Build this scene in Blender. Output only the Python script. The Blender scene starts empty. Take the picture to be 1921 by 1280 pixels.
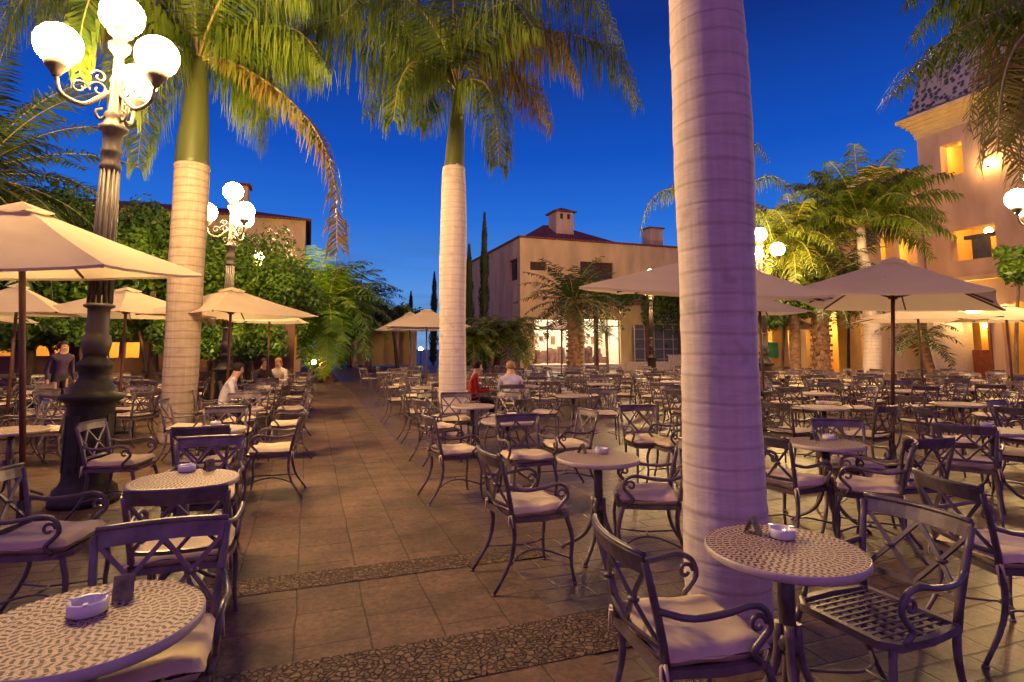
import bpy, math, random
from mathutils import Vector, Matrix, noise

random.seed(11)
PI = math.pi
SC = bpy.context.scene
COL = SC.collection

# ------------------------------------------------------------------ camera
F, H0, TH, YH = 1070.0, 1.56, math.radians(6.0), 652.0     # focal length (px of a 1921 px wide frame), eye height, pitch, horizon row
YC = YH - F * math.tan(TH)
cam_data = bpy.data.cameras.new('camera')
cam = bpy.data.objects.new('camera', cam_data)
COL.objects.link(cam)
cam.location = (0, 0, H0)
cam.rotation_euler = (PI / 2 + TH, 0, 0)
cam_data.sensor_width = 36
cam_data.lens = F / 1921 * 36
cam_data.shift_y = -(640 - YC) / 1921
cam_data.clip_start = 0.05
cam_data.clip_end = 800
SC.camera = cam

# ------------------------------------------------------------------ sky: dusk after sunset
W = bpy.data.worlds.new('World')
SC.world = W
W.use_nodes = True
wt = W.node_tree
wt.nodes.clear()
SKY_STRENGTH = 1.0
w_out = wt.nodes.new('ShaderNodeOutputWorld')
w_bg = wt.nodes.new('ShaderNodeBackground')
w_tc = wt.nodes.new('ShaderNodeTexCoord')
w_sep = wt.nodes.new('ShaderNodeSeparateXYZ')
w_rmp = wt.nodes.new('ShaderNodeValToRGB')
wt.links.new(w_tc.outputs['Generated'], w_sep.inputs[0])
wt.links.new(w_sep.outputs['Z'], w_rmp.inputs[0])
els = w_rmp.color_ramp.elements
SKY = [(0.0, (.19, .34, .62)), (.05, (.15, .36, .73)), (.12, (.07, .255, .74)), (.22, (.02, .15, .67)), (.32, (.007, .085, .53)),
       (.5, (.005, .03, .235)), (1.0, (.03, .02, .15))]
els[0].position, els[0].color = SKY[0][0], (*SKY[0][1], 1)
els[1].position, els[1].color = SKY[-1][0], (*SKY[-1][1], 1)
for p_, c_ in SKY[1:-1]:
    e_ = els.new(p_)
    e_.color = (*c_, 1)
# thin cloud streaks low in the sky
w_map = wt.nodes.new('ShaderNodeMapping')
w_map.inputs['Scale'].default_value = (2.2, 2.2, 22)
w_noi = wt.nodes.new('ShaderNodeTexNoise')
w_noi.inputs['Scale'].default_value = 1.6
w_noi.inputs['Detail'].default_value = 5
w_cr = wt.nodes.new('ShaderNodeValToRGB')
w_cr.color_ramp.elements[0].position = .5
w_cr.color_ramp.elements[1].position = .74
w_lo = wt.nodes.new('ShaderNodeMapRange')
w_lo.inputs['From Min'].default_value = .24
w_lo.inputs['From Max'].default_value = .06
w_mul = wt.nodes.new('ShaderNodeMath')
w_mul.operation = 'MULTIPLY'
w_mul2 = wt.nodes.new('ShaderNodeMath')
w_mul2.operation = 'MULTIPLY'
w_mul2.inputs[1].default_value = .9
w_mix = wt.nodes.new('ShaderNodeMix')
w_mix.data_type = 'RGBA'
w_mix.inputs['B'].default_value = (.05, .16, .42, 1)
wt.links.new(w_tc.outputs['Generated'], w_map.inputs[0])
wt.links.new(w_map.outputs[0], w_noi.inputs['Vector'])
wt.links.new(w_noi.outputs['Fac'], w_cr.inputs[0])
wt.links.new(w_sep.outputs['Z'], w_lo.inputs['Value'])
wt.links.new(w_cr.outputs[0], w_mul.inputs[0])
wt.links.new(w_lo.outputs[0], w_mul.inputs[1])
wt.links.new(w_mul.outputs[0], w_mul2.inputs[0])
wt.links.new(w_mul2.outputs[0], w_mix.inputs['Factor'])
wt.links.new(w_rmp.outputs[0], w_mix.inputs['A'])
# the sky away from the sunset (behind the photographer) is violet
w_az = wt.nodes.new('ShaderNodeMapRange')
w_az.inputs['From Min'].default_value = .05
w_az.inputs['From Max'].default_value = -.7
w_mix2 = wt.nodes.new('ShaderNodeMix')
w_mix2.data_type = 'RGBA'
w_mix2.inputs['B'].default_value = (.36, .15, .5, 1)
wt.links.new(w_sep.outputs['Y'], w_az.inputs['Value'])
wt.links.new(w_az.outputs[0], w_mix2.inputs['Factor'])
wt.links.new(w_mix.outputs['Result'], w_mix2.inputs['A'])
wt.links.new(w_mix2.outputs['Result'], w_bg.inputs['Color'])
w_bg.inputs['Strength'].default_value = SKY_STRENGTH
wt.links.new(w_bg.outputs[0], w_out.inputs['Surface'])

vs = SC.view_settings
SC.display_settings.display_device = 'sRGB'
vs.view_transform = 'Standard'
vs.look = 'None'
vs.exposure = 0.0
vs.gamma = 1.0
vs.use_curve_mapping = False
cy = SC.cycles
cy.use_denoising = True
try:
    cy.denoiser = 'OPENIMAGEDENOISE'
except Exception:
    pass
cy.max_bounces = 6
cy.diffuse_bounces = 3
cy.glossy_bounces = 3
cy.transmission_bounces = 4
cy.transparent_max_bounces = 6
cy.sample_clamp_indirect = 4.0
cy.caustics_reflective = False
cy.caustics_refractive = False

LAMP_L = 330.0          # radiance of the street-lamp globes
WARM = (1.0, .63, .235)

# ------------------------------------------------------------------ projection helpers (pixel of the photograph -> place in the plaza)
CT, ST = math.cos(TH), math.sin(TH)
def ray(x, y):
    a, b = (x - 960) / F, (YC - y) / F
    return Vector((a, CT - ST * b, ST + CT * b))
EYE = Vector((0, 0, H0))
def G(x, y, h=0.0):
    d = ray(x, y)
    return EYE + d * ((h - H0) / d.z)
def PV(x, y, Y):
    d = ray(x, y)
    return EYE + d * (Y / d.y)
ROT = math.radians(19.5)              # the plaza's own axes: u across the walkway, v along it
UD, VD = Vector((math.cos(ROT), math.sin(ROT), 0)), Vector((-math.sin(ROT), math.cos(ROT), 0))
def L2W(u, v, h=0.0):
    return UD * u + VD * v + Vector((0, 0, h))
def W2L(p):
    return (p.dot(UD), p.dot(VD))
def onV(x, y, v):                     # hit on a wall standing across the walkway: (u, h)
    d = ray(x, y)
    p = EYE + d * (v / d.dot(VD))
    return p.dot(UD), p.z
def onU(x, y, u):                     # hit on a wall standing along the walkway: (v, h)
    d = ray(x, y)
    p = EYE + d * (u / d.dot(UD))
    return p.dot(VD), p.z

# ------------------------------------------------------------------ mesh helpers
class MB:
    def __init__(s):
        s.v, s.f, s.m, s.s = [], [], [], []
    def face(s, idx, m=0, sm=False):
        s.f.append(tuple(idx)); s.m.append(m); s.s.append(sm)
    def poly(s, pts, m=0, sm=False):
        n = len(s.v)
        s.v += [tuple(p) for p in pts]
        s.face(range(n, n + len(pts)), m, sm)
    def tube(s, pts, r, n=7, m=0, cap=True, sm=True):
        pts = [Vector(p) for p in pts]
        k = len(pts)
        rr = r if isinstance(r, (list, tuple)) else [r] * k
        base = len(s.v)
        t = (pts[1] - pts[0]).normalized()
        a = t.orthogonal().normalized()
        for i, p in enumerate(pts):
            if i == 0: t2 = pts[1] - pts[0]
            elif i == k - 1: t2 = pts[-1] - pts[-2]
            else: t2 = pts[i + 1] - pts[i - 1]
            t2 = t2.normalized() if t2.length > 1e-9 else t
            a = (a - t2 * a.dot(t2))
            a = a.normalized() if a.length > 1e-6 else t2.orthogonal().normalized()
            b = t2.cross(a)
            t = t2
            for j in range(n):
                w = 2 * PI * j / n
                s.v.append(tuple(p + (a * math.cos(w) + b * math.sin(w)) * rr[i]))
        for i in range(k - 1):
            for j in range(n):
                j2 = (j + 1) % n
                s.face((base + i * n + j, base + i * n + j2, base + (i + 1) * n + j2, base + (i + 1) * n + j), m, sm)
        if cap:
            s.face([base + j for j in range(n)][::-1], m)
            s.face([base + (k - 1) * n + j for j in range(n)], m)
    def bar(s, pts, w, h, up=(0, 0, 1), m=0):          # rectangular section w (sideways) x h (along up)
        pts = [Vector(p) for p in pts]
        up = Vector(up)
        k = len(pts)
        base = len(s.v)
        for i, p in enumerate(pts):
            t = (pts[min(i + 1, k - 1)] - pts[max(i - 1, 0)]).normalized()
            u = (up - t * up.dot(t))
            u = u.normalized() if u.length > 1e-6 else t.orthogonal()
            a = t.cross(u)
            for sa, su in ((-1, -1), (1, -1), (1, 1), (-1, 1)):
                s.v.append(tuple(p + a * (sa * w / 2) + u * (su * h / 2)))
        for i in range(k - 1):
            for j in range(4):
                j2 = (j + 1) % 4
                s.face((base + i * 4 + j, base + i * 4 + j2, base + i * 4 + 4 + j2, base + i * 4 + 4 + j), m)
        s.face((base + 3, base + 2, base + 1, base), m)
        e = base + (k - 1) * 4
        s.face((e, e + 1, e + 2, e + 3), m)
    def lathe(s, prof, n=24, c=(0, 0, 0), m=0, sm=True, square=False, ph=0.0):
        c = Vector(c)
        base = len(s.v)
        for r, z in prof:
            for j in range(n):
                w = 2 * PI * j / n + ph
                s.v.append((c.x + r * math.cos(w), c.y + r * math.sin(w), c.z + z))
        for i in range(len(prof) - 1):
            for j in range(n):
                j2 = (j + 1) % n
                s.face((base + i * n + j, base + i * n + j2, base + (i + 1) * n + j2, base + (i + 1) * n + j), m, sm)
        s.face([base + j for j in range(n)][::-1], m)
        e = base + (len(prof) - 1) * n
        s.face([e + j for j in range(n)], m)
    def sphere(s, c, r, n=16, k=10, m=0, sq=(1, 1, 1)):
        c = Vector(c)
        base = len(s.v)
        s.v.append((c.x, c.y, c.z - r * sq[2]))
        for i in range(1, k):
            a = -PI / 2 + PI * i / k
            for j in range(n):
                w = 2 * PI * j / n
                s.v.append((c.x + r * sq[0] * math.cos(a) * math.cos(w), c.y + r * sq[1] * math.cos(a) * math.sin(w), c.z + r * sq[2] * math.sin(a)))
        s.v.append((c.x, c.y, c.z + r * sq[2]))
        top = len(s.v) - 1
        for j in range(n):
            j2 = (j + 1) % n
            s.face((base, base + 1 + j2, base + 1 + j), m, True)
            s.face((top, base + 1 + (k - 2) * n + j, base + 1 + (k - 2) * n + j2), m, True)
            for i in range(k - 2):
                a = base + 1 + i * n
                s.face((a + j, a + j2, a + n + j2, a + n + j), m, True)
    def box(s, c, d, m=0, rot=None, taper=1.0):
        c = Vector(c)
        base = len(s.v)
        for z in (-1, 1):
            k = taper if z > 0 else 1
            for x, y in ((-1, -1), (1, -1), (1, 1), (-1, 1)):
                p = Vector((x * d[0] / 2 * k, y * d[1] / 2 * k, z * d[2] / 2))
                if rot is not None: p = rot @ p
                s.v.append(tuple(c + p))
        for q in ((3, 2, 1, 0), (4, 5, 6, 7), (0, 1, 5, 4), (1, 2, 6, 5), (2, 3, 7, 6), (3, 0, 4, 7)):
            s.face([base + i for i in q], m)
    def grid(s, fn, nu, nv, m=0, sm=True):
        base = len(s.v)
        for i in range(nu + 1):
            for j in range(nv + 1):
                s.v.append(tuple(fn(i / nu, j / nv)))
        for i in range(nu):
            for j in range(nv):
                a = base + i * (nv + 1) + j
                s.face((a, a + nv + 1, a + nv + 2, a + 1), m, sm)
    def build(s, name, mats, parent=None, loc=(0, 0, 0), rot=0.0):
        me = bpy.data.meshes.new(name)
        me.from_pydata(s.v, [], s.f)
        me.polygons.foreach_set('material_index', s.m)
        me.polygons.foreach_set('use_smooth', s.s)
        for q in (mats if isinstance(mats, (list, tuple)) else [mats]):
            me.materials.append(q)
        me.update()
        o = bpy.data.objects.new(name, me)
        COL.objects.link(o)
        o.location = loc
        if rot: o.rotation_euler = (0, 0, rot)
        if parent is not None: o.parent = parent
        return o

def tag(o, label=None, cat=None, group=None, kind=None):
    if label: o['label'] = label
    if cat: o['category'] = cat
    if group: o['group'] = group
    if kind: o['kind'] = kind
    return o
def thing(name, label, cat, loc=(0, 0, 0), rotz=0.0, group=None):
    o = bpy.data.objects.new(name, None)
    COL.objects.link(o)
    o.empty_display_size = .1
    o.location = loc
    o.rotation_euler = (0, 0, rotz)
    return tag(o, label, cat, group)
KIDS = {}
def kids(o):
    return list(o.children)
def dup(root, loc, rotz, label, group=None, scale=None):
    r = root.copy()
    COL.objects.link(r)
    r.location = loc
    r.rotation_euler = (0, 0, rotz)
    r['label'] = label
    if group: r['group'] = group
    if scale: r.scale = scale
    for ch in PROTO[root.name]:
        c = ch.copy()
        COL.objects.link(c)
        c.parent = r
        for g in PROTO.get(ch.name, []):
            d = g.copy()
            COL.objects.link(d)
            d.parent = c
    return r
PROTO = {}
def proto(root, parts):
    PROTO[root.name] = parts
    return root
def spline(pts, n):
    pts = [Vector(p) for p in pts]
    P = [pts[0] * 2 - pts[1]] + pts + [pts[-1] * 2 - pts[-2]]
    out = []
    k = len(pts) - 1
    for i in range(n + 1):
        t = i / n * k
        j = min(int(t), k - 1)
        t -= j
        a, b, c, d = P[j], P[j + 1], P[j + 2], P[j + 3]
        out.append(.5 * ((2 * b) + (c - a) * t + (2 * a - 5 * b + 4 * c - d) * t * t + (3 * b - a - 3 * c + d) * t ** 3))
    return out

# ------------------------------------------------------------------ materials
def base_mat(name):
    m = bpy.data.materials.new(name)
    m.use_nodes = True
    nt = m.node_tree
    return m, nt, nt.nodes['Principled BSDF']
def nd(nt, t, **kw):
    n = nt.nodes.new(t)
    for k, v in kw.items():
        if hasattr(n, k): setattr(n, k, v)
    return n
def mat(name, col, rough=.6, var=.25, scale=6.0, bump=0.0, metal=0.0, coords='Object', stretch=(1, 1, 1), col2=None, spec=.5, detail=4):
    m, nt, b = base_mat(name)
    tc = nd(nt, 'ShaderNodeTexCoord')
    mp = nd(nt, 'ShaderNodeMapping')
    mp.inputs['Scale'].default_value = stretch
    no = nd(nt, 'ShaderNodeTexNoise')
    no.inputs['Scale'].default_value = scale
    no.inputs['Detail'].default_value = detail
    cr = nd(nt, 'ShaderNodeValToRGB')
    c2 = col2 or tuple(c * (1 - var) for c in col)
    c1 = col if col2 else tuple(min(1, c * (1 + var)) for c in col)
    cr.color_ramp.elements[0].position, cr.color_ramp.elements[1].position = .3, .7
    cr.color_ramp.elements[0].color, cr.color_ramp.elements[1].color = (*c2, 1), (*c1, 1)
    L = nt.links.new
    L(tc.outputs[coords], mp.inputs[0]); L(mp.outputs[0], no.inputs['Vector']); L(no.outputs['Fac'], cr.inputs[0])
    L(cr.outputs[0], b.inputs['Base Color'])
    b.inputs['Roughness'].default_value = rough
    b.inputs['Metallic'].default_value = metal
    b.inputs['Specular IOR Level'].default_value = spec
    if bump:
        bp = nd(nt, 'ShaderNodeBump')
        bp.inputs['Strength'].default_value = bump
        bp.inputs['Distance'].default_value = .02
        L(no.outputs['Fac'], bp.inputs['Height']); L(bp.outputs[0], b.inputs['Normal'])
    return m
def vary(m, lo, hi):
    nt = m.node_tree
    b = nt.nodes['Principled BSDF']
    src = b.inputs['Base Color'].links[0].from_socket
    oi = nd(nt, 'ShaderNodeObjectInfo')
    mr = nd(nt, 'ShaderNodeMapRange')
    mr.inputs['To Min'].default_value, mr.inputs['To Max'].default_value = lo, hi
    nt.links.new(oi.outputs['Random'], mr.inputs['Value'])
    sc = nd(nt, 'ShaderNodeVectorMath', operation='SCALE')
    nt.links.new(src, sc.inputs[0]); nt.links.new(mr.outputs[0], sc.inputs['Scale'])
    nt.links.new(sc.outputs[0], b.inputs['Base Color'])
def emit(name, col, s):
    m, nt, b = base_mat(name)
    b.inputs['Base Color'].default_value = (.8, .8, .78, 1)
    b.inputs['Emission Color'].default_value = (*col, 1)
    b.inputs['Emission Strength'].default_value = s
    return m
def math_n(nt, op, a, b=None, c=None):
    n = nt.nodes.new('ShaderNodeMath')
    n.operation = op
    for i, q in enumerate((a, b, c)):
        if q is None: continue
        if isinstance(q, (int, float)): n.inputs[i].default_value = q
        else: nt.links.new(q, n.inputs[i])
    return n.outputs[0]
def leaf_mat(name, c1, c2, trans=.35, rough=.5, scale=2.5):
    m = bpy.data.materials.new(name)
    m.use_nodes = True
    nt = m.node_tree
    nt.nodes.clear()
    L = nt.links.new
    out = nd(nt, 'ShaderNodeOutputMaterial')
    tc = nd(nt, 'ShaderNodeTexCoord')
    no = nd(nt, 'ShaderNodeTexNoise')
    no.inputs['Scale'].default_value = scale
    no.inputs['Detail'].default_value = 6
    cr = nd(nt, 'ShaderNodeValToRGB')
    cr.color_ramp.elements[0].position, cr.color_ramp.elements[1].position = .35, .65
    cr.color_ramp.elements[0].color, cr.color_ramp.elements[1].color = (*c1, 1), (*c2, 1)
    pb = nd(nt, 'ShaderNodeBsdfPrincipled')
    pb.inputs['Roughness'].default_value = rough
    tr = nd(nt, 'ShaderNodeBsdfTranslucent')
    mx = nd(nt, 'ShaderNodeMixShader')
    mx.inputs[0].default_value = trans
    L(tc.outputs['Object'], no.inputs['Vector']); L(no.outputs['Fac'], cr.inputs[0])
    L(cr.outputs[0], pb.inputs['Base Color']); L(cr.outputs[0], tr.inputs['Color'])
    L(pb.outputs[0], mx.inputs[1]); L(tr.outputs[0], mx.inputs[2]); L(mx.outputs[0], out.inputs['Surface'])
    return m

M_METAL = mat('bronze_metal', (.13, .1, .105), .36, .35, 14, .05, .15)
M_IRON = mat('dark_iron', (.035, .031, .024), .55, .4, 8, .15, .0, spec=.3)
M_LAMPSHAFT = mat('painted_shaft', (.085, .068, .06), .5, .3, 9, .1, 0, stretch=(1, 1, .3))
M_CUSH = mat('ecru_canvas', (.72, .58, .38), .85, .13, 5, .3)
vary(M_CUSH, .78, 1.12)
vary(M_METAL, .7, 1.25)
M_WOOD = mat('dark_wood', (.13, .055, .028), .5, .35, 6, .1, stretch=(4, 4, .4))
M_WHITE = mat('glazed_white', (.72, .69, .7), .25, .05, 8)
M_RIM = mat('glazed_rim_tiles', (.5, .42, .36), .35, .12, 30)
M_CARD = mat('printed_card', (.16, .14, .08), .5, .6, 28)
M_GLOBE = emit('lit_globe', WARM, LAMP_L)
M_LANTERN = emit('lit_lantern', (1.0, .6, .2), 200.0)
M_STUCCO = mat('ochre_stucco', (.66, .49, .22), .9, .2, 1.1, .3, stretch=(1, 1, .35), detail=9)
M_STUCCO_PALE = mat('cream_stucco', (.62, .46, .27), .9, .2, 1.3, .3, stretch=(1, 1, .35), detail=9)
M_PINK = mat('rose_stucco', (.54, .37, .24), .9, .2, 1.2, .3, stretch=(1, 1, .35), detail=9)
M_SHUTTER = mat('dark_shutter', (.07, .03, .02), .6, .3, 10)
M_STONE = mat('pale_stone', (.5, .4, .33), .8, .15, 5, .2)
M_GREY = mat('slate_blue_paint', (.09, .1, .13), .5, .2, 5)
M_ROUGHTRUNK = mat('date_palm_bark', (.2, .11, .065), .95, .5, 7, .9, stretch=(1, 1, 1.6))
M_BARK = mat('brown_bark', (.13, .085, .055), .95, .4, 9, .6, stretch=(1, 1, .4))
M_SHAFTGREEN = mat('green_crownshaft', (.085, .1, .02), .45, .35, 2.2, .05, stretch=(1, 1, .3), col2=(.05, .062, .012))
M_RACHIS = mat('yellow_green_rachis', (.3, .25, .08), .5, .25, 6)
M_FROND = leaf_mat('royal_frond', (.05, .10, .010), (.16, .21, .02))
M_FROND_DRY = leaf_mat('drying_frond', (.16, .09, .018), (.17, .17, .025))
M_FROND_AMBER = leaf_mat('amber_frond', (.07, .11, .012), (.2, .21, .02))
M_FROND_DARK = leaf_mat('date_frond', (.03, .055, .016), (.06, .1, .025), .25)
M_LEAF = leaf_mat('broad_leaf', (.07, .17, .015), (.2, .34, .03), .35, .4, 1.2)
M_LEAF_DARK = leaf_mat('dark_leaf', (.03, .08, .012), (.07, .14, .02), .3, .5, 1.0)
M_CYPRESS = leaf_mat('cypress_leaf', (.015, .03, .015), (.035, .05, .02), .15, .6, 1.5)

def canvas_mat():
    m = bpy.data.materials.new('parasol_canvas')
    m.use_nodes = True
    nt = m.node_tree
    nt.nodes.clear()
    L = nt.links.new
    out = nd(nt, 'ShaderNodeOutputMaterial')
    tc = nd(nt, 'ShaderNodeTexCoord')
    no = nd(nt, 'ShaderNodeTexNoise')
    no.inputs['Scale'].default_value = 2.0
    no.inputs['Detail'].default_value = 6
    cr = nd(nt, 'ShaderNodeValToRGB')
    cr.color_ramp.elements[0].color, cr.color_ramp.elements[1].color = (.6, .48, .36, 1), (.72, .6, .46, 1)
    pb = nd(nt, 'ShaderNodeBsdfDiffuse')
    tr = nd(nt, 'ShaderNodeBsdfTranslucent')
    mx = nd(nt, 'ShaderNodeMixShader')
    mx.inputs[0].default_value = .36
    no2 = nd(nt, 'ShaderNodeTexNoise')
    no2.inputs['Scale'].default_value = 3.0
    bp = nd(nt, 'ShaderNodeBump')
    bp.inputs['Strength'].default_value = .35
    bp.inputs['Distance'].default_value = .04
    L(tc.outputs['Object'], no.inputs['Vector']); L(no.outputs['Fac'], cr.inputs[0])
    L(tc.outputs['Object'], no2.inputs['Vector']); L(no2.outputs['Fac'], bp.inputs['Height']); L(bp.outputs[0], pb.inputs['Normal'])
    L(cr.outputs[0], pb.inputs['Color']); L(cr.outputs[0], tr.inputs['Color'])
    L(pb.outputs[0], mx.inputs[1]); L(tr.outputs[0], mx.inputs[2]); L(mx.outputs[0], out.inputs['Surface'])
    return m
M_CANVAS = canvas_mat()

def mosaic_mat():
    m, nt, b = base_mat('mosaic_tiles')
    L = nt.links.new
    tc = nd(nt, 'ShaderNodeTexCoord')
    sp = nd(nt, 'ShaderNodeSeparateXYZ')
    L(tc.outputs['Object'], sp.inputs[0])
    x, y = sp.outputs['X'], sp.outputs['Y']
    r = math_n(nt, 'SQRT', math_n(nt, 'ADD', math_n(nt, 'MULTIPLY', x, x), math_n(nt, 'MULTIPLY', y, y)))
    th = math_n(nt, 'DIVIDE', math_n(nt, 'ARCTAN2', y, x), 2 * PI)
    rk = math_n(nt, 'MULTIPLY', r, 37.0)                       # 8.4 rings out to the rim
    ring = math_n(nt, 'FLOOR', rk)
    fr = math_n(nt, 'FRACT', rk)
    par = math_n(nt, 'SUBTRACT', math_n(nt, 'MULTIPLY', math_n(nt, 'MODULO', ring, 2.0), 2.0), 1.0)     # -1 / +1
    cnt = math_n(nt, 'ADD', math_n(nt, 'MULTIPLY', ring, 6.0), 7.0)
    ph = math_n(nt, 'ADD', math_n(nt, 'MULTIPLY', th, cnt), math_n(nt, 'MULTIPLY', math_n(nt, 'MULTIPLY', fr, par), .55))
    no = nd(nt, 'ShaderNodeTexNoise')
    no.inputs['Scale'].default_value = 45
    L(tc.outputs['Object'], no.inputs['Vector'])
    ph = math_n(nt, 'ADD', ph, math_n(nt, 'MULTIPLY', no.outputs['Fac'], .35))
    dash = math_n(nt, 'LESS_THAN', math_n(nt, 'FRACT', ph), .44)
    band = math_n(nt, 'MULTIPLY', math_n(nt, 'GREATER_THAN', fr, .1), math_n(nt, 'LESS_THAN', fr, .9))
    dark = math_n(nt, 'MULTIPLY', dash, band)
    vor = nd(nt, 'ShaderNodeTexVoronoi', feature='DISTANCE_TO_EDGE')
    vor.inputs['Scale'].default_value = 70
    L(tc.outputs['Object'], vor.inputs['Vector'])
    joint = math_n(nt, 'MULTIPLY', math_n(nt, 'LESS_THAN', vor.outputs['Distance'], .05), .6)
    fac = math_n(nt, 'MAXIMUM', dark, joint)
    mix = nd(nt, 'ShaderNodeMix', data_type='RGBA')
    mix.inputs['A'].default_value = (.53, .4, .31, 1)
    mix.inputs['B'].default_value = (.05, .022, .022, 1)
    L(fac, mix.inputs['Factor'])
    L(mix.outputs['Result'], b.inputs['Base Color'])
    b.inputs['Roughness'].default_value = .6
    b.inputs['Specular IOR Level'].default_value = .2
    return m
M_MOSAIC = mosaic_mat()

def trunk_mat(name, c1, c2, rings, warp=.35, deep=.62, scar=.6):
    m, nt, b = base_mat(name)
    L = nt.links.new
    tc = nd(nt, 'ShaderNodeTexCoord')
    sp = nd(nt, 'ShaderNodeSeparateXYZ')
    L(tc.outputs['Object'], sp.inputs[0])
    n1 = nd(nt, 'ShaderNodeTexNoise')
    n1.inputs['Scale'].default_value = 1.7
    n1.inputs['Detail'].default_value = 2
    mp1 = nd(nt, 'ShaderNodeMapping')
    mp1.inputs['Scale'].default_value = (.22, .22, 1.1)
    L(tc.outputs['Object'], mp1.inputs[0])
    L(mp1.outputs[0], n1.inputs['Vector'])
    z = math_n(nt, 'ADD', math_n(nt, 'MULTIPLY', sp.outputs['Z'], rings), math_n(nt, 'MULTIPLY', n1.outputs['Fac'], warp * 6))
    fr = math_n(nt, 'FRACT', z)
    line = nd(nt, 'ShaderNodeMapRange')
    line.inputs['From Min'].default_value = .0
    line.inputs['From Max'].default_value = .13
    L(math_n(nt, 'MINIMUM', fr, math_n(nt, 'SUBTRACT', 1.0, fr)), line.inputs['Value'])
    mp = nd(nt, 'ShaderNodeMapping')
    mp.inputs['Scale'].default_value = (5, 5, 22)
    L(tc.outputs['Object'], mp.inputs[0])
    n2 = nd(nt, 'ShaderNodeTexNoise')
    n2.inputs['Scale'].default_value = 1.0
    n2.inputs['Detail'].default_value = 6
    n2.inputs['Roughness'].default_value = .65
    L(mp.outputs[0], n2.inputs['Vector'])
    mp3 = nd(nt, 'ShaderNodeMapping')
    mp3.inputs['Scale'].default_value = (26, 26, 1.2)
    L(tc.outputs['Object'], mp3.inputs[0])
    n3 = nd(nt, 'ShaderNodeTexNoise')
    n3.inputs['Scale'].default_value = 1.0
    n3.inputs['Detail'].default_value = 4
    L(mp3.outputs[0], n3.inputs['Vector'])
    v = math_n(nt, 'ADD', math_n(nt, 'MULTIPLY', n2.outputs['Fac'], .6), math_n(nt, 'MULTIPLY', n3.outputs['Fac'], .4))
    # ring scars fade in and out round the stem
    lw = math_n(nt, 'SUBTRACT', .8, math_n(nt, 'MULTIPLY', math_n(nt, 'SUBTRACT', 1.0, line.outputs[0]), math_n(nt, 'MULTIPLY', n2.outputs['Fac'], deep)))
    v2 = math_n(nt, 'ADD', math_n(nt, 'MULTIPLY', v, .75), math_n(nt, 'MULTIPLY', lw, .5))
    cr = nd(nt, 'ShaderNodeValToRGB')
    cr.color_ramp.elements[0].position, cr.color_ramp.elements[1].position = .46, .86
    cr.color_ramp.elements[0].color, cr.color_ramp.elements[1].color = (*c2, 1), (*c1, 1)
    L(v2, cr.inputs[0])
    # dark blotches
    n4 = nd(nt, 'ShaderNodeTexNoise')
    n4.inputs['Scale'].default_value = 3.3
    n4.inputs['Detail'].default_value = 3
    L(tc.outputs['Object'], n4.inputs['Vector'])
    sc = nd(nt, 'ShaderNodeMapRange')
    sc.inputs['From Min'].default_value = .62
    sc.inputs['From Max'].default_value = .7
    L(n4.outputs['Fac'], sc.inputs['Value'])
    mix = nd(nt, 'ShaderNodeMix', data_type='RGBA')
    mix.inputs['B'].default_value = (*[c * .45 for c in c2], 1)
    L(math_n(nt, 'MULTIPLY', sc.outputs[0], scar), mix.inputs['Factor'])
    L(cr.outputs[0], mix.inputs['A'])
    L(mix.outputs['Result'], b.inputs['Base Color'])
    b.inputs['Roughness'].default_value = .85
    bp = nd(nt, 'ShaderNodeBump')
    bp.inputs['Strength'].default_value = .55
    bp.inputs['Distance'].default_value = .02
    L(v2, bp.inputs['Height']); L(bp.outputs[0], b.inputs['Normal'])
    return m
M_TRUNK = trunk_mat('royal_palm_trunk', (.72, .61, .54), (.42, .325, .28), 8.0, .3, .7, .35)
M_TRUNK_FINE = trunk_mat('ringed_palm_trunk', (.46, .36, .27), (.17, .105, .06), 6.5, .3, .8, .15)

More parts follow.
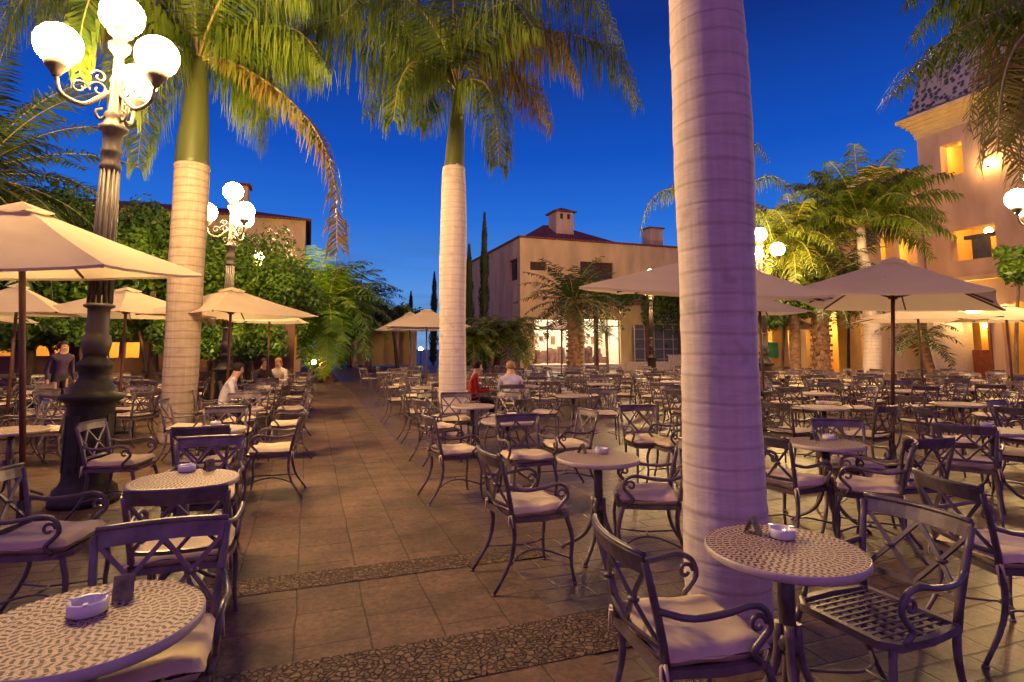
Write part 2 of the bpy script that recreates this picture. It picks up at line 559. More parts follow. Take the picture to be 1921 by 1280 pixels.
def paving(name, c1, c2, cm, bw, bh, mort, rough=.5, offset=.5, distort=.02, bump=.5, stain=.35, turn=0):
    m, nt, b = base_mat(name)
    L = nt.links.new
    tc = nd(nt, 'ShaderNodeTexCoord')
    n0 = nd(nt, 'ShaderNodeTexNoise')
    n0.inputs['Scale'].default_value = 2.2
    n0.inputs['Detail'].default_value = 3
    L(tc.outputs['Object'], n0.inputs['Vector'])
    dm = nd(nt, 'ShaderNodeVectorMath', operation='MULTIPLY_ADD')
    dm.inputs[1].default_value = (distort, distort, 0)
    L(n0.outputs['Color'], dm.inputs[0]); L(tc.outputs['Object'], dm.inputs[2])
    br = nd(nt, 'ShaderNodeTexBrick', offset=offset)
    br.inputs['Scale'].default_value = 1.0
    br.inputs['Brick Width'].default_value = bw
    br.inputs['Row Height'].default_value = bh
    br.inputs['Mortar Size'].default_value = mort
    br.inputs['Mortar Smooth'].default_value = .6
    br.inputs['Color1'].default_value = (*c1, 1)
    br.inputs['Color2'].default_value = (*c2, 1)
    br.inputs['Mortar'].default_value = (*cm, 1)
    mpr = nd(nt, 'ShaderNodeMapping')
    mpr.inputs['Rotation'].default_value = (0, 0, math.radians(turn))
    L(dm.outputs[0], mpr.inputs[0])
    L(mpr.outputs[0], br.inputs['Vector'])
    n1 = nd(nt, 'ShaderNodeTexNoise')
    n1.inputs['Scale'].default_value = 1.3
    n1.inputs['Detail'].default_value = 10
    n1.inputs['Roughness'].default_value = .7
    L(tc.outputs['Object'], n1.inputs['Vector'])
    mr = nd(nt, 'ShaderNodeMapRange')
    mr.inputs['From Min'].default_value, mr.inputs['From Max'].default_value = .3, .7
    mr.inputs['To Min'].default_value, mr.inputs['To Max'].default_value = 1 - stain, 1 + stain * .6
    L(n1.outputs['Fac'], mr.inputs['Value'])
    n2 = nd(nt, 'ShaderNodeTexNoise')
    n2.inputs['Scale'].default_value = 24
    n2.inputs['Detail'].default_value = 8
    n2.inputs['Roughness'].default_value = .75
    L(tc.outputs['Object'], n2.inputs['Vector'])
    mr2 = nd(nt, 'ShaderNodeMapRange')
    mr2.inputs['From Min'].default_value, mr2.inputs['From Max'].default_value = .3, .7
    mr2.inputs['To Min'].default_value, mr2.inputs['To Max'].default_value = .5, 1.5
    L(n2.outputs['Fac'], mr2.inputs['Value'])
    sc = nd(nt, 'ShaderNodeVectorMath', operation='SCALE')
    L(br.outputs['Color'], sc.inputs[0])
    L(math_n(nt, 'MULTIPLY', mr.outputs[0], mr2.outputs[0]), sc.inputs['Scale'])
    L(sc.outputs[0], b.inputs['Base Color'])
    rr = nd(nt, 'ShaderNodeMapRange')
    rr.inputs['To Min'].default_value, rr.inputs['To Max'].default_value = rough - .1, rough + .2
    L(n1.outputs['Fac'], rr.inputs['Value']); L(rr.outputs[0], b.inputs['Roughness'])
    h = math_n(nt, 'ADD', math_n(nt, 'MULTIPLY', br.outputs['Fac'], -1.0), math_n(nt, 'MULTIPLY', n2.outputs['Fac'], .45))
    bp = nd(nt, 'ShaderNodeBump')
    bp.inputs['Strength'].default_value = bump
    bp.inputs['Distance'].default_value = .012
    L(h, bp.inputs['Height']); L(bp.outputs[0], b.inputs['Normal'])
    return m
M_GROUND = paving('plaza_pavers', (.175, .113, .069), (.13, .082, .049), (.08, .052, .033), .36, .18, .01, .38, .5, .05, .7, .5)
M_PATH = paving('walkway_slabs', (.17, .1, .062), (.128, .075, .047), (.1, .062, .04), .4, .385, .006, .78, .37, .035, 1.0, .8, 90)

def cobble_mat():
    m, nt, b = base_mat('cobble_stones')
    L = nt.links.new
    tc = nd(nt, 'ShaderNodeTexCoord')
    v = nd(nt, 'ShaderNodeTexVoronoi', feature='F1')
    v.inputs['Scale'].default_value = 30
    v2 = nd(nt, 'ShaderNodeTexVoronoi', feature='DISTANCE_TO_EDGE')
    v2.inputs['Scale'].default_value = 30
    L(tc.outputs['Object'], v.inputs['Vector']); L(tc.outputs['Object'], v2.inputs['Vector'])
    mr = nd(nt, 'ShaderNodeMapRange')
    mr.inputs['From Max'].default_value = .14
    L(v2.outputs['Distance'], mr.inputs['Value'])
    sp = nd(nt, 'ShaderNodeSeparateColor')
    L(v.outputs['Color'], sp.inputs[0])
    cr = nd(nt, 'ShaderNodeValToRGB')
    cr.color_ramp.elements[0].color, cr.color_ramp.elements[1].color = (.125, .085, .06, 1), (.22, .15, .1, 1)
    L(sp.outputs[0], cr.inputs[0])
    mix = nd(nt, 'ShaderNodeMix', data_type='RGBA')
    mix.inputs['A'].default_value = (.095, .065, .045, 1)
    L(mr.outputs[0], mix.inputs['Factor']); L(cr.outputs[0], mix.inputs['B'])
    L(mix.outputs['Result'], b.inputs['Base Color'])
    b.inputs['Roughness'].default_value = .85
    b.inputs['Specular IOR Level'].default_value = .2
    bp = nd(nt, 'ShaderNodeBump')
    bp.inputs['Strength'].default_value = .9
    bp.inputs['Distance'].default_value = .02
    L(mr.outputs[0], bp.inputs['Height']); L(bp.outputs[0], b.inputs['Normal'])
    return m
M_COBBLE = cobble_mat()

def rooftile_mat():
    m, nt, b = base_mat('terracotta_tiles')
    L = nt.links.new
    tc = nd(nt, 'ShaderNodeTexCoord')
    wv = nd(nt, 'ShaderNodeTexWave', wave_type='BANDS', bands_direction='X')
    wv.inputs['Scale'].default_value = 1.6
    wv.inputs['Distortion'].default_value = .6
    no = nd(nt, 'ShaderNodeTexNoise')
    no.inputs['Scale'].default_value = 5
    L(tc.outputs['Object'], wv.inputs['Vector']); L(tc.outputs['Object'], no.inputs['Vector'])
    cr = nd(nt, 'ShaderNodeValToRGB')
    cr.color_ramp.elements[0].color, cr.color_ramp.elements[1].color = (.1, .035, .025, 1), (.3, .11, .07, 1)
    L(math_n(nt, 'ADD', math_n(nt, 'MULTIPLY', wv.outputs['Fac'], .5), math_n(nt, 'MULTIPLY', no.outputs['Fac'], .5)), cr.inputs[0])
    L(cr.outputs[0], b.inputs['Base Color'])
    b.inputs['Roughness'].default_value = .85
    bp = nd(nt, 'ShaderNodeBump')
    bp.inputs['Strength'].default_value = .8
    bp.inputs['Distance'].default_value = .06
    L(wv.outputs['Fac'], bp.inputs['Height']); L(bp.outputs[0], b.inputs['Normal'])
    return m
M_TILE = rooftile_mat()

def dome_mat():
    m, nt, b = base_mat('patterned_roof_tiles')
    L = nt.links.new
    tc = nd(nt, 'ShaderNodeTexCoord')
    v = nd(nt, 'ShaderNodeTexVoronoi', feature='F1')
    v.inputs['Scale'].default_value = 4.6
    L(tc.outputs['Object'], v.inputs['Vector'])
    cr = nd(nt, 'ShaderNodeValToRGB')
    cr.color_ramp.elements[0].position, cr.color_ramp.elements[1].position = .38, .52
    cr.color_ramp.elements[0].color, cr.color_ramp.elements[1].color = (.05, .04, .05, 1), (.34, .3, .3, 1)
    L(v.outputs['Distance'], cr.inputs[0]); L(cr.outputs[0], b.inputs['Base Color'])
    b.inputs['Roughness'].default_value = .5
    return m
M_DOME = dome_mat()

# ================================================================== ground
def sheet(name, u0, u1, v0, v1, z, m, seg=1):
    b = MB()
    b.grid(lambda a, c: (u0 + (u1 - u0) * a, v0 + (v1 - v0) * c, 0), seg, seg, 0, False)
    o = b.build(name, m, None, (0, 0, z), ROT)
    return tag(o, kind='structure')
sheet('ground', -180, 180, -60, 400, 0, M_GROUND)
sheet('path', -.62, 1.42, -6, 48, .004, M_PATH)
def strip_v(x, y):
    return W2L(G(x, y))[1]
va = strip_v(640, 1082)
vb = strip_v(700, 1232)
sheet('cobble_band', -.7, 1.75, va - .13, va + .14, .008, M_COBBLE)
sheet('cobble_band', -.9, 2.3, vb - .36, vb + .06, .008, M_COBBLE)
tag(bpy.data.objects['cobble_band'], kind='structure')

# ================================================================== furniture prototypes
def chair_shapes(lod, sd=0.0):
    """returns a dict of mesh builders, local frame: front = +Y, floor at z = 0"""
    S = {}
    n = 7 if lod == 0 else 4
    k = 8 if lod == 0 else 4
    def leg_front(s):
        b = MB()
        b.tube(spline([(s * .205, .19, .43), (s * .222, .225, .30), (s * .222, .215, .14), (s * .235, .235, .012)], k), [.017 - .006 * i / k for i in range(k + 1)], n)
        if lod == 0: b.lathe([(.016, 0), (.016, .008), (.011, .014)], 8, (s * .235, .235, 0))
        return b
    def leg_rear(s):
        b = MB()
        b.tube(spline([(s * .2, -.2, .46), (s * .203, -.185, .33), (s * .208, -.22, .18), (s * .22, -.33, .012)], k), [.018 - .007 * i / k for i in range(k + 1)], n)
        if lod == 0: b.lathe([(.017, 0), (.017, .008), (.012, .014)], 8, (s * .22, -.33, 0))
        return b
    S['legs'] = [leg_front(-1), leg_front(1), leg_rear(-1), leg_rear(1)]
    # seat frame
    b = MB()
    ring = [(-.2, -.21, .44), (-.225, .0, .44), (-.215, .17, .44), (-.17, .215, .44), (.17, .215, .44), (.215, .17, .44), (.225, 0, .44), (.2, -.21, .44), (-.2, -.21, .44)]
    b.bar(ring, .028, .03)
    for i in range(-3, 4):
        b.bar([(-.2, i * .058, .437), (.2, i * .058, .437)], .016, .008)
    if lod == 0:
        for i in range(-5, 6):
            b.bar([(i * .036, -.2, .4435), (i * .036, .2, .4435)], .012, .004)
    S['seat_frame'] = b
    # back: two posts, curved top rail, crossed lattice
    b = MB()
    yb = lambda z: -.2 - .30 * max(0, z - .46) ** 1.25
    wx = lambda z: .2 + .035 * (z - .44) / .4
    for s in (-1, 1):
        b.tube([(s * wx(z), yb(z), z) for z in (.44, .54, .64, .74, .83)], [.018, .017, .016, .015, .014], n)
    cv = lambda x, z: yb(z) - .045 * (1 - (x / .24) ** 2)
    def arc(z, m_=k):
        return [(x, cv(x, z), z) for x in [-wx(z) + 2 * wx(z) * i / m_ for i in range(m_ + 1)]]
    tl = Vector((0, -.32, .95)).normalized()
    b.bar(arc(.815), .013, .07, tl)
    b.tube([(x, y - .002, z + .037) for x, y, z in arc(.815)], .011, 6)
    b.bar(arc(.535), .012, .022, tl)
    def line(x0, z0, x1, z1):
        pts = [(x0 + (x1 - x0) * i / 4, cv(x0 + (x1 - x0) * i / 4, z0 + (z1 - z0) * i / 4), z0 + (z1 - z0) * i / 4) for i in range(5)]
        b.bar(pts, .012, .017, (1, 0, 0) if abs(x1 - x0) < .01 else tl)
    x_ = wx(.66) - .01
    line(-x_, .535, 0, .785); line(0, .535, -x_ - .005, .785)
    line(0, .535, x_ + .005, .785); line(x_, .535, 0, .785)
    if lod == 0:
        for cx in (-.112, .112):
            b.lathe([(.0, -.009), (.022, -.006), (.022, .006), (0, .009)], 10, (cx, cv(cx, .66) + .0, .66))
    S['backrest'] = b
    # arms with scrolled ends
    def arm(s):
        b = MB()
        pts = [(s * .222, yb(.66), .66), (s * .25, -.13, .635), (s * .262, .0, .645), (s * .258, .1, .66), (s * .25, .165, .635), (s * .245, .185, .575), (s * .24, .15, .53),
               (s * .238, .12, .495), (s * .225, .15, .45)]
        b.tube(spline(pts, 22 if lod == 0 else 9), .0125, n)
        if lod == 0:
            cp = Vector((s * .246, .135, .59))
            sc = [cp + Vector((0, math.cos(a) * (.034 - .0035 * a), math.sin(a) * (.034 - .0035 * a))) for a in [i * .5 for i in range(13)]]
            b.tube(sc, .009, 6)
        return b
    S['arms'] = [arm(-1), arm(1)]
    # hoop stretchers between the legs
    b = MB()
    for s in (-1, 1):
        b.tube(spline([(s * .212, -.23, .16), (s * .1, -.1, .185), (s * .06, 0, .19), (s * .1, .1, .185), (s * .222, .215, .16)], 10 if lod == 0 else 5), .007, 5)
    if lod == 0: b.tube([(-.06, 0, .19), (.06, 0, .19)], .007, 5)
    S['stretcher'] = b
    # cushion: a padded slab with soft edges
    b = MB()
    nu = 20 if lod == 0 else 6
    def top(sgn):
        def fn(a, c):
            x, y = a * 2 - 1, c * 2 - 1
            e = max(abs(x), abs(y))
            ed = (1 - e ** 6)
            px = x * .225 * (1 - .06 * y * y); py = y * .218 * (1 - .05 * x * x) - .002
            z = .487 + sgn * .04 * max(0, ed) ** .35
            if sgn > 0:
                z += .016 * noise.noise(Vector((px * 8, py * 8, 3.3 + sd))) - .022 * (1 - min(1, (x * x + y * y))) * .6
            z += .010 * noise.noise(Vector((px * 6, py * 6, 1.0 + sd)))
            px += .012 * noise.noise(Vector((py * 9, 2.0, sd))); py += .012 * noise.noise(Vector((px * 9, 5.0, sd)))
            return (px if sgn > 0 else -px, py, z)
        return fn
    b.grid(top(1), nu, nu)
    b.grid(top(-1), nu, nu)
    S['cushion'] = b
    S['ties'] = []
    for s in (-1, 1):
        b = MB()
        p = Vector((s * .2, -.2, .475))
        b.tube([p, p + Vector((s * .02, -.03, .0)), p + Vector((s * .03, -.035, -.09))], [.006, .008, .003], 4)
        b.tube([p - Vector((0, 0, .002)), p + Vector((s * .035, -.02, .01)), p + Vector((s * .045, -.01, -.07))], [.006, .008, .003], 4)
        S['ties'].append(b)
    return S

GRP_CH = 'bistro chairs on the plaza'
def make_chair(bare=False, sd=0.0):
    S = chair_shapes(0, sd)
    t = thing('bistro_chair', 'x', 'chair', (0, -50, 0), 0, GRP_CH)
    P = []
    P.append(S['seat_frame'].build('seat_frame', M_METAL, t))
    for b in S['legs']: P.append(b.build('leg', M_METAL, t))
    P.append(S['backrest'].build('backrest', M_METAL, t))
    for b in S['arms']: P.append(b.build('armrest', M_METAL, t))
    P.append(S['stretcher'].build('stretcher', M_METAL, t))
    if not bare:
        c = S['cushion'].build('cushion', M_CUSH, t)
        PROTO[c.name] = [q.build('tie', M_CUSH, c) for q in S['ties']]
        P.append(c)
    return proto(t, P)
def make_chair_far():
    S = chair_shapes(1)
    b = MB()
    def add(q, m):
        n = len(b.v)
        b.v += q.v
        for f_, s_ in zip(q.f, q.s): b.face([i + n for i in f_], m, s_)
    for q in [S['seat_frame'], S['backrest'], S['stretcher']] + S['legs'] + S['arms']: add(q, 0)
    add(S['cushion'], 1)
    o = b.build('bistro_chair', [M_METAL, M_CUSH], None, (0, -50, 0))
    tag(o, 'x', 'chair', GRP_CH)
    PROTO[o.name] = []
    return o

R_T = .32
GRP_TB = 'round mosaic tables on the plaza'
def table_builders(lod):
    n = 48 if lod == 0 else 20
    top = MB()
    top.lathe([(.27, -.036), (R_T - .006, -.034), (R_T, -.026), (R_T, -.006), (R_T - .006, 0)], n, m=1)
    top.m[-1] = 0; top.s[-1] = False
    col = MB()
    col.tube([(0, 0, .30), (0, 0, .685)], .034, 10 if lod == 0 else 6)
    col.lathe([(.10, .665), (.12, .69)], 12)
    if lod == 0: col.lathe([(.034, .3), (.05, .34), (.036, .38)], 12)
    legs = []
    for i in range(4):
        a = PI / 4 + i * PI / 2
        d = Vector((math.cos(a), math.sin(a), 0))
        b = MB()
        k = 9 if lod == 0 else 4
        b.tube(spline([d * .035 + Vector((0, 0, .42)), d * .05 + Vector((0, 0, .26)), d * .13 + Vector((0, 0, .12)), d * .3 + Vector((0, 0, .014))], k), [.021 - .008 * q / k for q in range(k + 1)], 7 if lod == 0 else 4)
        if lod == 0: b.lathe([(.018, 0), (.018, .01), (.01, .016)], 8, d * .3)
        legs.append(b)
    return top, col, legs
def make_table():
    top, col, legs = table_builders(0)
    t = thing('bistro_table', 'x', 'table', (0, -50, 0), 0, GRP_TB)
    P = [top.build('tabletop', [M_MOSAIC, M_RIM], t, (0, 0, .72)), col.build('pedestal', M_METAL, t)]
    P += [b.build('leg', M_METAL, t) for b in legs]
    return proto(t, P)
def make_table_far():
    top, col, legs = table_builders(1)
    t = thing('bistro_table', 'x', 'table', (0, -50, 0), 0, GRP_TB)
    for b in legs:
        n = len(col.v)
        col.v += b.v
        for f_, s_ in zip(b.f, b.s): col.face([i + n for i in f_], 0, s_)
    return proto(t, [top.build('tabletop', [M_MOSAIC, M_RIM], t, (0, 0, .72)), col.build('pedestal', M_METAL, t)])

CH, CH2, CH3, CHB, CHF = make_chair(), make_chair(False, 4.7), make_chair(False, 9.1), make_chair(True), make_chair_far()
VARI = [0]
TB, TBF = make_table(), make_table_far()
USED = set()
def place(pr, loc, rz, label, group):
    if pr.name not in USED:
        USED.add(pr.name)
        pr.location = loc
        pr.rotation_euler = (0, 0, rz)
        pr['label'] = label
        pr['group'] = group
        return pr
    return dup(pr, loc, rz, label, group)
def chair(x, y, face, label, group=GRP_CH, bare=False):
    """face: compass-like angle in degrees, 0 = away from the camera, 90 = to the right"""
    near = math.hypot(x, y) < 7.6
    VARI[0] += 1
    pr = CHB if bare else ((CH, CH2, CH3)[VARI[0] % 3] if near else CHF)
    return place(pr, (x, y, 0), -math.radians(face), label, group)
def table(x, y, label, group=GRP_TB, rz=0.0):
    return place(TB if math.hypot(x, y) < 7.6 else TBF, (x, y, 0), rz, label, group)
def Gs(x, y, h):
    p = G(x, y, h)
    return p.x, p.y

OCC = []         # taken table places
def tpx(x, y):
    p = G(x, y, .72)
    return p.x, p.y

# ---- small things on tables
def make_ashtray():
    b = MB()
    b.lathe([(.046, 0), (.055, .006), (.055, .036), (.05, .042), (.043, .038), (.041, .014), (.0, .012)], 24)
    for i in range(3):
        a = i * 2 * PI / 3 + .4
        b.box((math.cos(a) * .049, math.sin(a) * .049, .043), (.02, .012, .006), rot=Matrix.Rotation(a, 3, 'Z'))
    o = b.build('ashtray', M_WHITE, None, (0, -50, 0))
    tag(o, 'x', 'ashtray', 'white ashtrays on the tables')
    PROTO[o.name] = []
    return o
def make_card():
    b = MB()
    for s in (-1, 1):
        r = Matrix.Rotation(s * .42, 3, 'X')
        b.box((0, s * .02, .047), (.075, .003, .1), rot=r)
    b.v = [(x * .78, y * .78, z * .78) for x, y, z in b.v]
    o = b.build('menu_card', M_CARD, None, (0, -50, 0))
    tag(o, 'x', 'menu card', 'folded menu cards on the tables')
    PROTO[o.name] = []
    return o
ASH, CARD = make_ashtray(), make_card()
def ash(px, py, where):
    p = G(px, py, .722)
    place(ASH, (p.x, p.y, .721), random.uniform(0, 6), 'white china ashtray on ' + where, 'white ashtrays on the tables')
def card(px, py, rz, where):
    p = G(px, py, .722)
    place(CARD, (p.x, p.y, .721), rz, 'dark folded menu card on ' + where, 'folded menu cards on the tables')

# ================================================================== tables and chairs one can point at
def seat(px, py, face, label, bare=False):
    x, y = Gs(px, py, .48)
    return chair(x, y, face, label, bare=bare)

# left of the walkway
T1 = tpx(166, 1166); table(*T1, 'mosaic round table cut by the photo\'s lower left corner', rz=.4); OCC.append(T1)
T2 = tpx(346, 899); table(*T2, 'mosaic round table second nearest along the walkway\'s left edge', rz=.2); OCC.append(T2)
T3 = tpx(400, 804); table(*T3, 'warmly lit mosaic table in front of the left palm trunk', rz=.7); OCC.append(T3)
ash(163, 1150, 'the round table in the lower left corner'); card(230, 1120, .5, 'the round table in the lower left corner')
ash(350, 884, 'the second table along the left walkway edge'); card(392, 882, .9, 'the second table along the left walkway edge')
def row_chair(T, du, dv, face, label):
    p = L2W(*W2L(Vector((T[0], T[1], 0)))) + UD * du + VD * dv
    return chair(p.x, p.y, face, label)
A0 = -19.5
chair(-1.30, 2.13, 158, 'violet-tinted chair facing the corner table, its lattice back behind the tabletop')
row_chair(T2, .13, -.60, A0 + 2, 'dark chair back to back with the violet chair, facing the second left table')
seat(88, 1008, 80, 'chair with violet cushion at the left photo edge, before the lamp post')
row_chair(T2, .02, .60, 180 + A0, 'violet-backed chair on the far side of the second left table')
row_chair(T3, .02, -.62, A0, 'dark chair facing the third left table, back to back with a violet one')
seat(228, 866, 82, 'chair with yellow-lit cushion standing against the lamp post base')
row_chair(T3, .58, 0, 255, 'chair on the walkway side of the table before the left trunk')
row_chair(T3, 0, .64, 180 + A0, 'chair on the far side of the table before the left trunk')
ROWT = []
for i in range(1, 8):
    c = (T3[0] - .70 * i, T3[1] + 2.04 * i)
    ROWT.append(c); OCC.append(c)
    nm = ('fourth', 'fifth', 'sixth', 'seventh', 'eighth', 'ninth', 'tenth')[i - 1]
    table(*c, nm + ' mosaic table along the walkway\'s left edge', rz=random.random())
    for du, dv, f_, w_ in ((0, -.62, A0, 'near'), (0, .62, 180 + A0, 'far'), (.6, 0, 250, 'walkway'), (-.6, 0, 70, 'outer')):
        row_chair(c, du + random.uniform(-.06, .06), dv + random.uniform(-.06, .06), f_ + random.uniform(-9, 9), 'chair on the %s side of the %s table along the walkway\'s left edge' % (w_, nm))
TY = tpx(22, 806); table(*TY, 'yellow-lit table behind the left parasol pole', rz=.1); OCC.append(TY)
seat(100, 806, 262, 'chair with amber cushion between the left parasol pole and lamp post')
seat(70, 776, 150, 'chair with wide pale back behind the left parasol pole')

# right of the walkway
R1 = tpx(1470, 1027); table(*R1, 'large speckled mosaic table beside the wide palm trunk\'s foot', rz=.5); OCC.append(R1)
ash(1467, 1008, 'the table beside the wide palm trunk'); card(1412, 1000, .8, 'the table beside the wide palm trunk')
seat(1290, 1178, 77, 'chair with plump cream cushion seen from behind, at the wide trunk\'s foot')
seat(1640, 1135, 248, 'chair without cushion showing its pierced metal seat, right of the nearest right table', bare=True)
seat(1880, 1030, 88, 'dark backed chair with mauve cushion cut by the right photo edge')
R2 = tpx(1121, 857); table(*R2, 'rosy mosaic table between the walkway and the wide palm trunk', rz=.3); OCC.append(R2)
ash(1128, 850, 'the rosy table left of the wide trunk'); card(1092, 850, 1.0, 'the rosy table left of the wide trunk')
seat(990, 945, 68, 'chair with cream cushion and splayed legs at the walkway\'s right edge')
seat(1212, 926, 276, 'chair with peach cushion half hidden by the wide palm trunk')
seat(988, 856, 160, 'chair facing the camera behind the rosy table')
R3 = tpx(953, 788); table(*R3, 'pale mosaic table right of the centre palm\'s foot', rz=.9); OCC.append(R3)
ash(960, 781, 'the pale table right of the centre palm')
seat(852, 845, 66, 'chair with bright cushion end overhanging the walkway before the centre palm')
seat(856, 787, 172, 'chair facing the camera against the centre palm trunk')
seat(1060, 835, 250, 'chair with pale cushion right of the pale table near the centre palm')
seat(786, 773, 70, 'chair with rosy cushion left of the centre palm, at the walkway edge')
seat(1215, 826, 170, 'chair with orange-lit cushion left of the wide palm trunk')
seat(1265, 832, 255, 'chair with white cushion end just left of the wide palm trunk')
seat(1132, 776, 186, 'chair with rosy cushion and spread legs right behind the rosy table')
seat(1020, 774, 100, 'chair with cream cushion between the pale table and the dark-backed chairs')
R5 = tpx(1547, 830); table(*R5, 'rosy mosaic table right of the wide trunk behind the nearest right table', rz=.1); OCC.append(R5)
seat(1480, 900, 62, 'chair with peach cushion emerging right of the wide trunk')
seat(1628, 912, 300, 'chair with orange cushion right of the rosy table behind the nearest right one')
seat(1596, 872, 190, 'chair with pale cushion behind the rosy table right of the trunk')
seat(1690, 900, 350, 'chair with dark lattice back seen from behind, right of the rosy table')
R6 = tpx(1545, 763); table(*R6, 'cream mosaic table right of the trunk, second behind the nearest right table', rz=.6); OCC.append(R6)
seat(1480, 808, 60, 'chair with dark arched back left of the cream table')
seat(1622, 815, 330, 'chair with wide lattice back right of the cream table')
R7 = tpx(1858, 806); table(*R7, 'brightly lit mosaic table at the right photo edge', rz=.2); OCC.append(R7)
seat(1815, 868, 40, 'chair with mauve cushion in front of the brightly lit right table')
seat(1785, 826, 100, 'chair with dark rail left of the brightly lit right table')
seat(1905, 850, 330, 'chair with rosy cushion below the brightly lit right table')
R8 = tpx(1800, 757); table(*R8, 'bright mosaic table behind the right parasol pole', rz=.2); OCC.append(R8)
seat(1730, 790, 70, 'chair with lattice back just right of the right parasol pole')
seat(1860, 780, 290, 'chair right of the bright table behind the right parasol pole')
R9 = tpx(1075, 741); OCC.append(R9); table(*R9, 'pale mosaic table in front of the shop reflections')

ash(1555, 824, 'the rosy table right of the wide trunk'); card(1528, 826, .4, 'the rosy table right of the wide trunk')
ash(1850, 800, 'the brightly lit table at the right edge'); ash(404, 798, 'the warmly lit table before the left trunk')
ash(1538, 758, 'the cream table second behind the nearest right one')
# ---- the crowded rows farther back
def in_view(p, x0=-90, x1=2010):
    if p.y < 4: return False
    x = 960 + F * p.x / p.y
    return x0 < x < x1
KEEP = [(G(1365, 1150), .8), (G(848, 815), .75), (G(335, 825), .75), (PV(165, 700, 5.9), 1.0), (Vector((2.07, 6.38, 0)), .5), (Vector((5.09, 7.83, 0)), .5), (Vector((-4.17, 5.05, 0)), .5)]
N_CH = [0]
def zone(u, v):
    if u < 0:
        return ('in the crowd beyond the tall lamp post' if v < 16 else 'far off under the left parasols')
    if v < 11:
        return 'in the middle rows left of the wide trunk' if u < 5.2 else 'in the middle rows right of the wide trunk'
    if v < 19:
        return 'in the back rows left of the wide trunk' if u < 7.6 else 'in the back rows right of the wide trunk'
    return 'far off in the rows before the lit shops'
def cluster(u, v):
    p = L2W(u, v)
    if not in_view(p): return
    for q in OCC:
        if (p.x - q[0]) ** 2 + (p.y - q[1]) ** 2 < 1.55 ** 2: return
    for q, r in KEEP:
        if math.hypot(p.x - q.x, p.y - q.y) < r: return
    if N_CH[0] > 224: return
    OCC.append((p.x, p.y))
    z = zone(u, v)
    table(p.x, p.y, 'small round mosaic table ' + z, 'mosaic tables ' + z, random.random())
    a0 = random.uniform(0, 90)
    for i in range(4 if v < 20 else 3):
        a = math.radians(a0 + i * (90 if v < 20 else 120) + random.uniform(-14, 14))
        d = random.uniform(.55, .72)
        c = Vector((p.x + d * math.sin(a), p.y + d * math.cos(a), 0))
        ok = all(math.hypot(c.x - q.x, c.y - q.y) > r - .25 for q, r in KEEP)
        if not ok: continue
        N_CH[0] += 1
        chair(c.x, c.y, math.degrees(a) + 180 + random.uniform(-18, 18), 'lattice-back chair with pale cushion ' + z, 'lattice-back chairs ' + z)
cells = []
for i in range(0, 16):
    for j in range(0, 15):
        u, v = 2.35 + i * 2.15 + (j % 2) * .9, 8.2 + j * 1.95
        if v > 15: u = 2.4 + i * 2.6 + (j % 2) * 1.1
        if u > 20: continue
        cells.append((u + random.uniform(-.25, .25), v + random.uniform(-.25, .25)))
for i in range(0, 5):
    for j in range(0, 7):
        cells.append((-3.3 - i * 2.2 - (j % 2) * .8 + random.uniform(-.25, .25), 6.9 + j * 2.1 + random.uniform(-.25, .25)))
for u, v in ((6.2, 4.4), (8.7, 4.3), (7.6, 8.0), (9.8, 6.6)): cells.append((u, v))
for c in sorted(cells, key=lambda q: math.hypot(q[0], q[1])): cluster(*c)

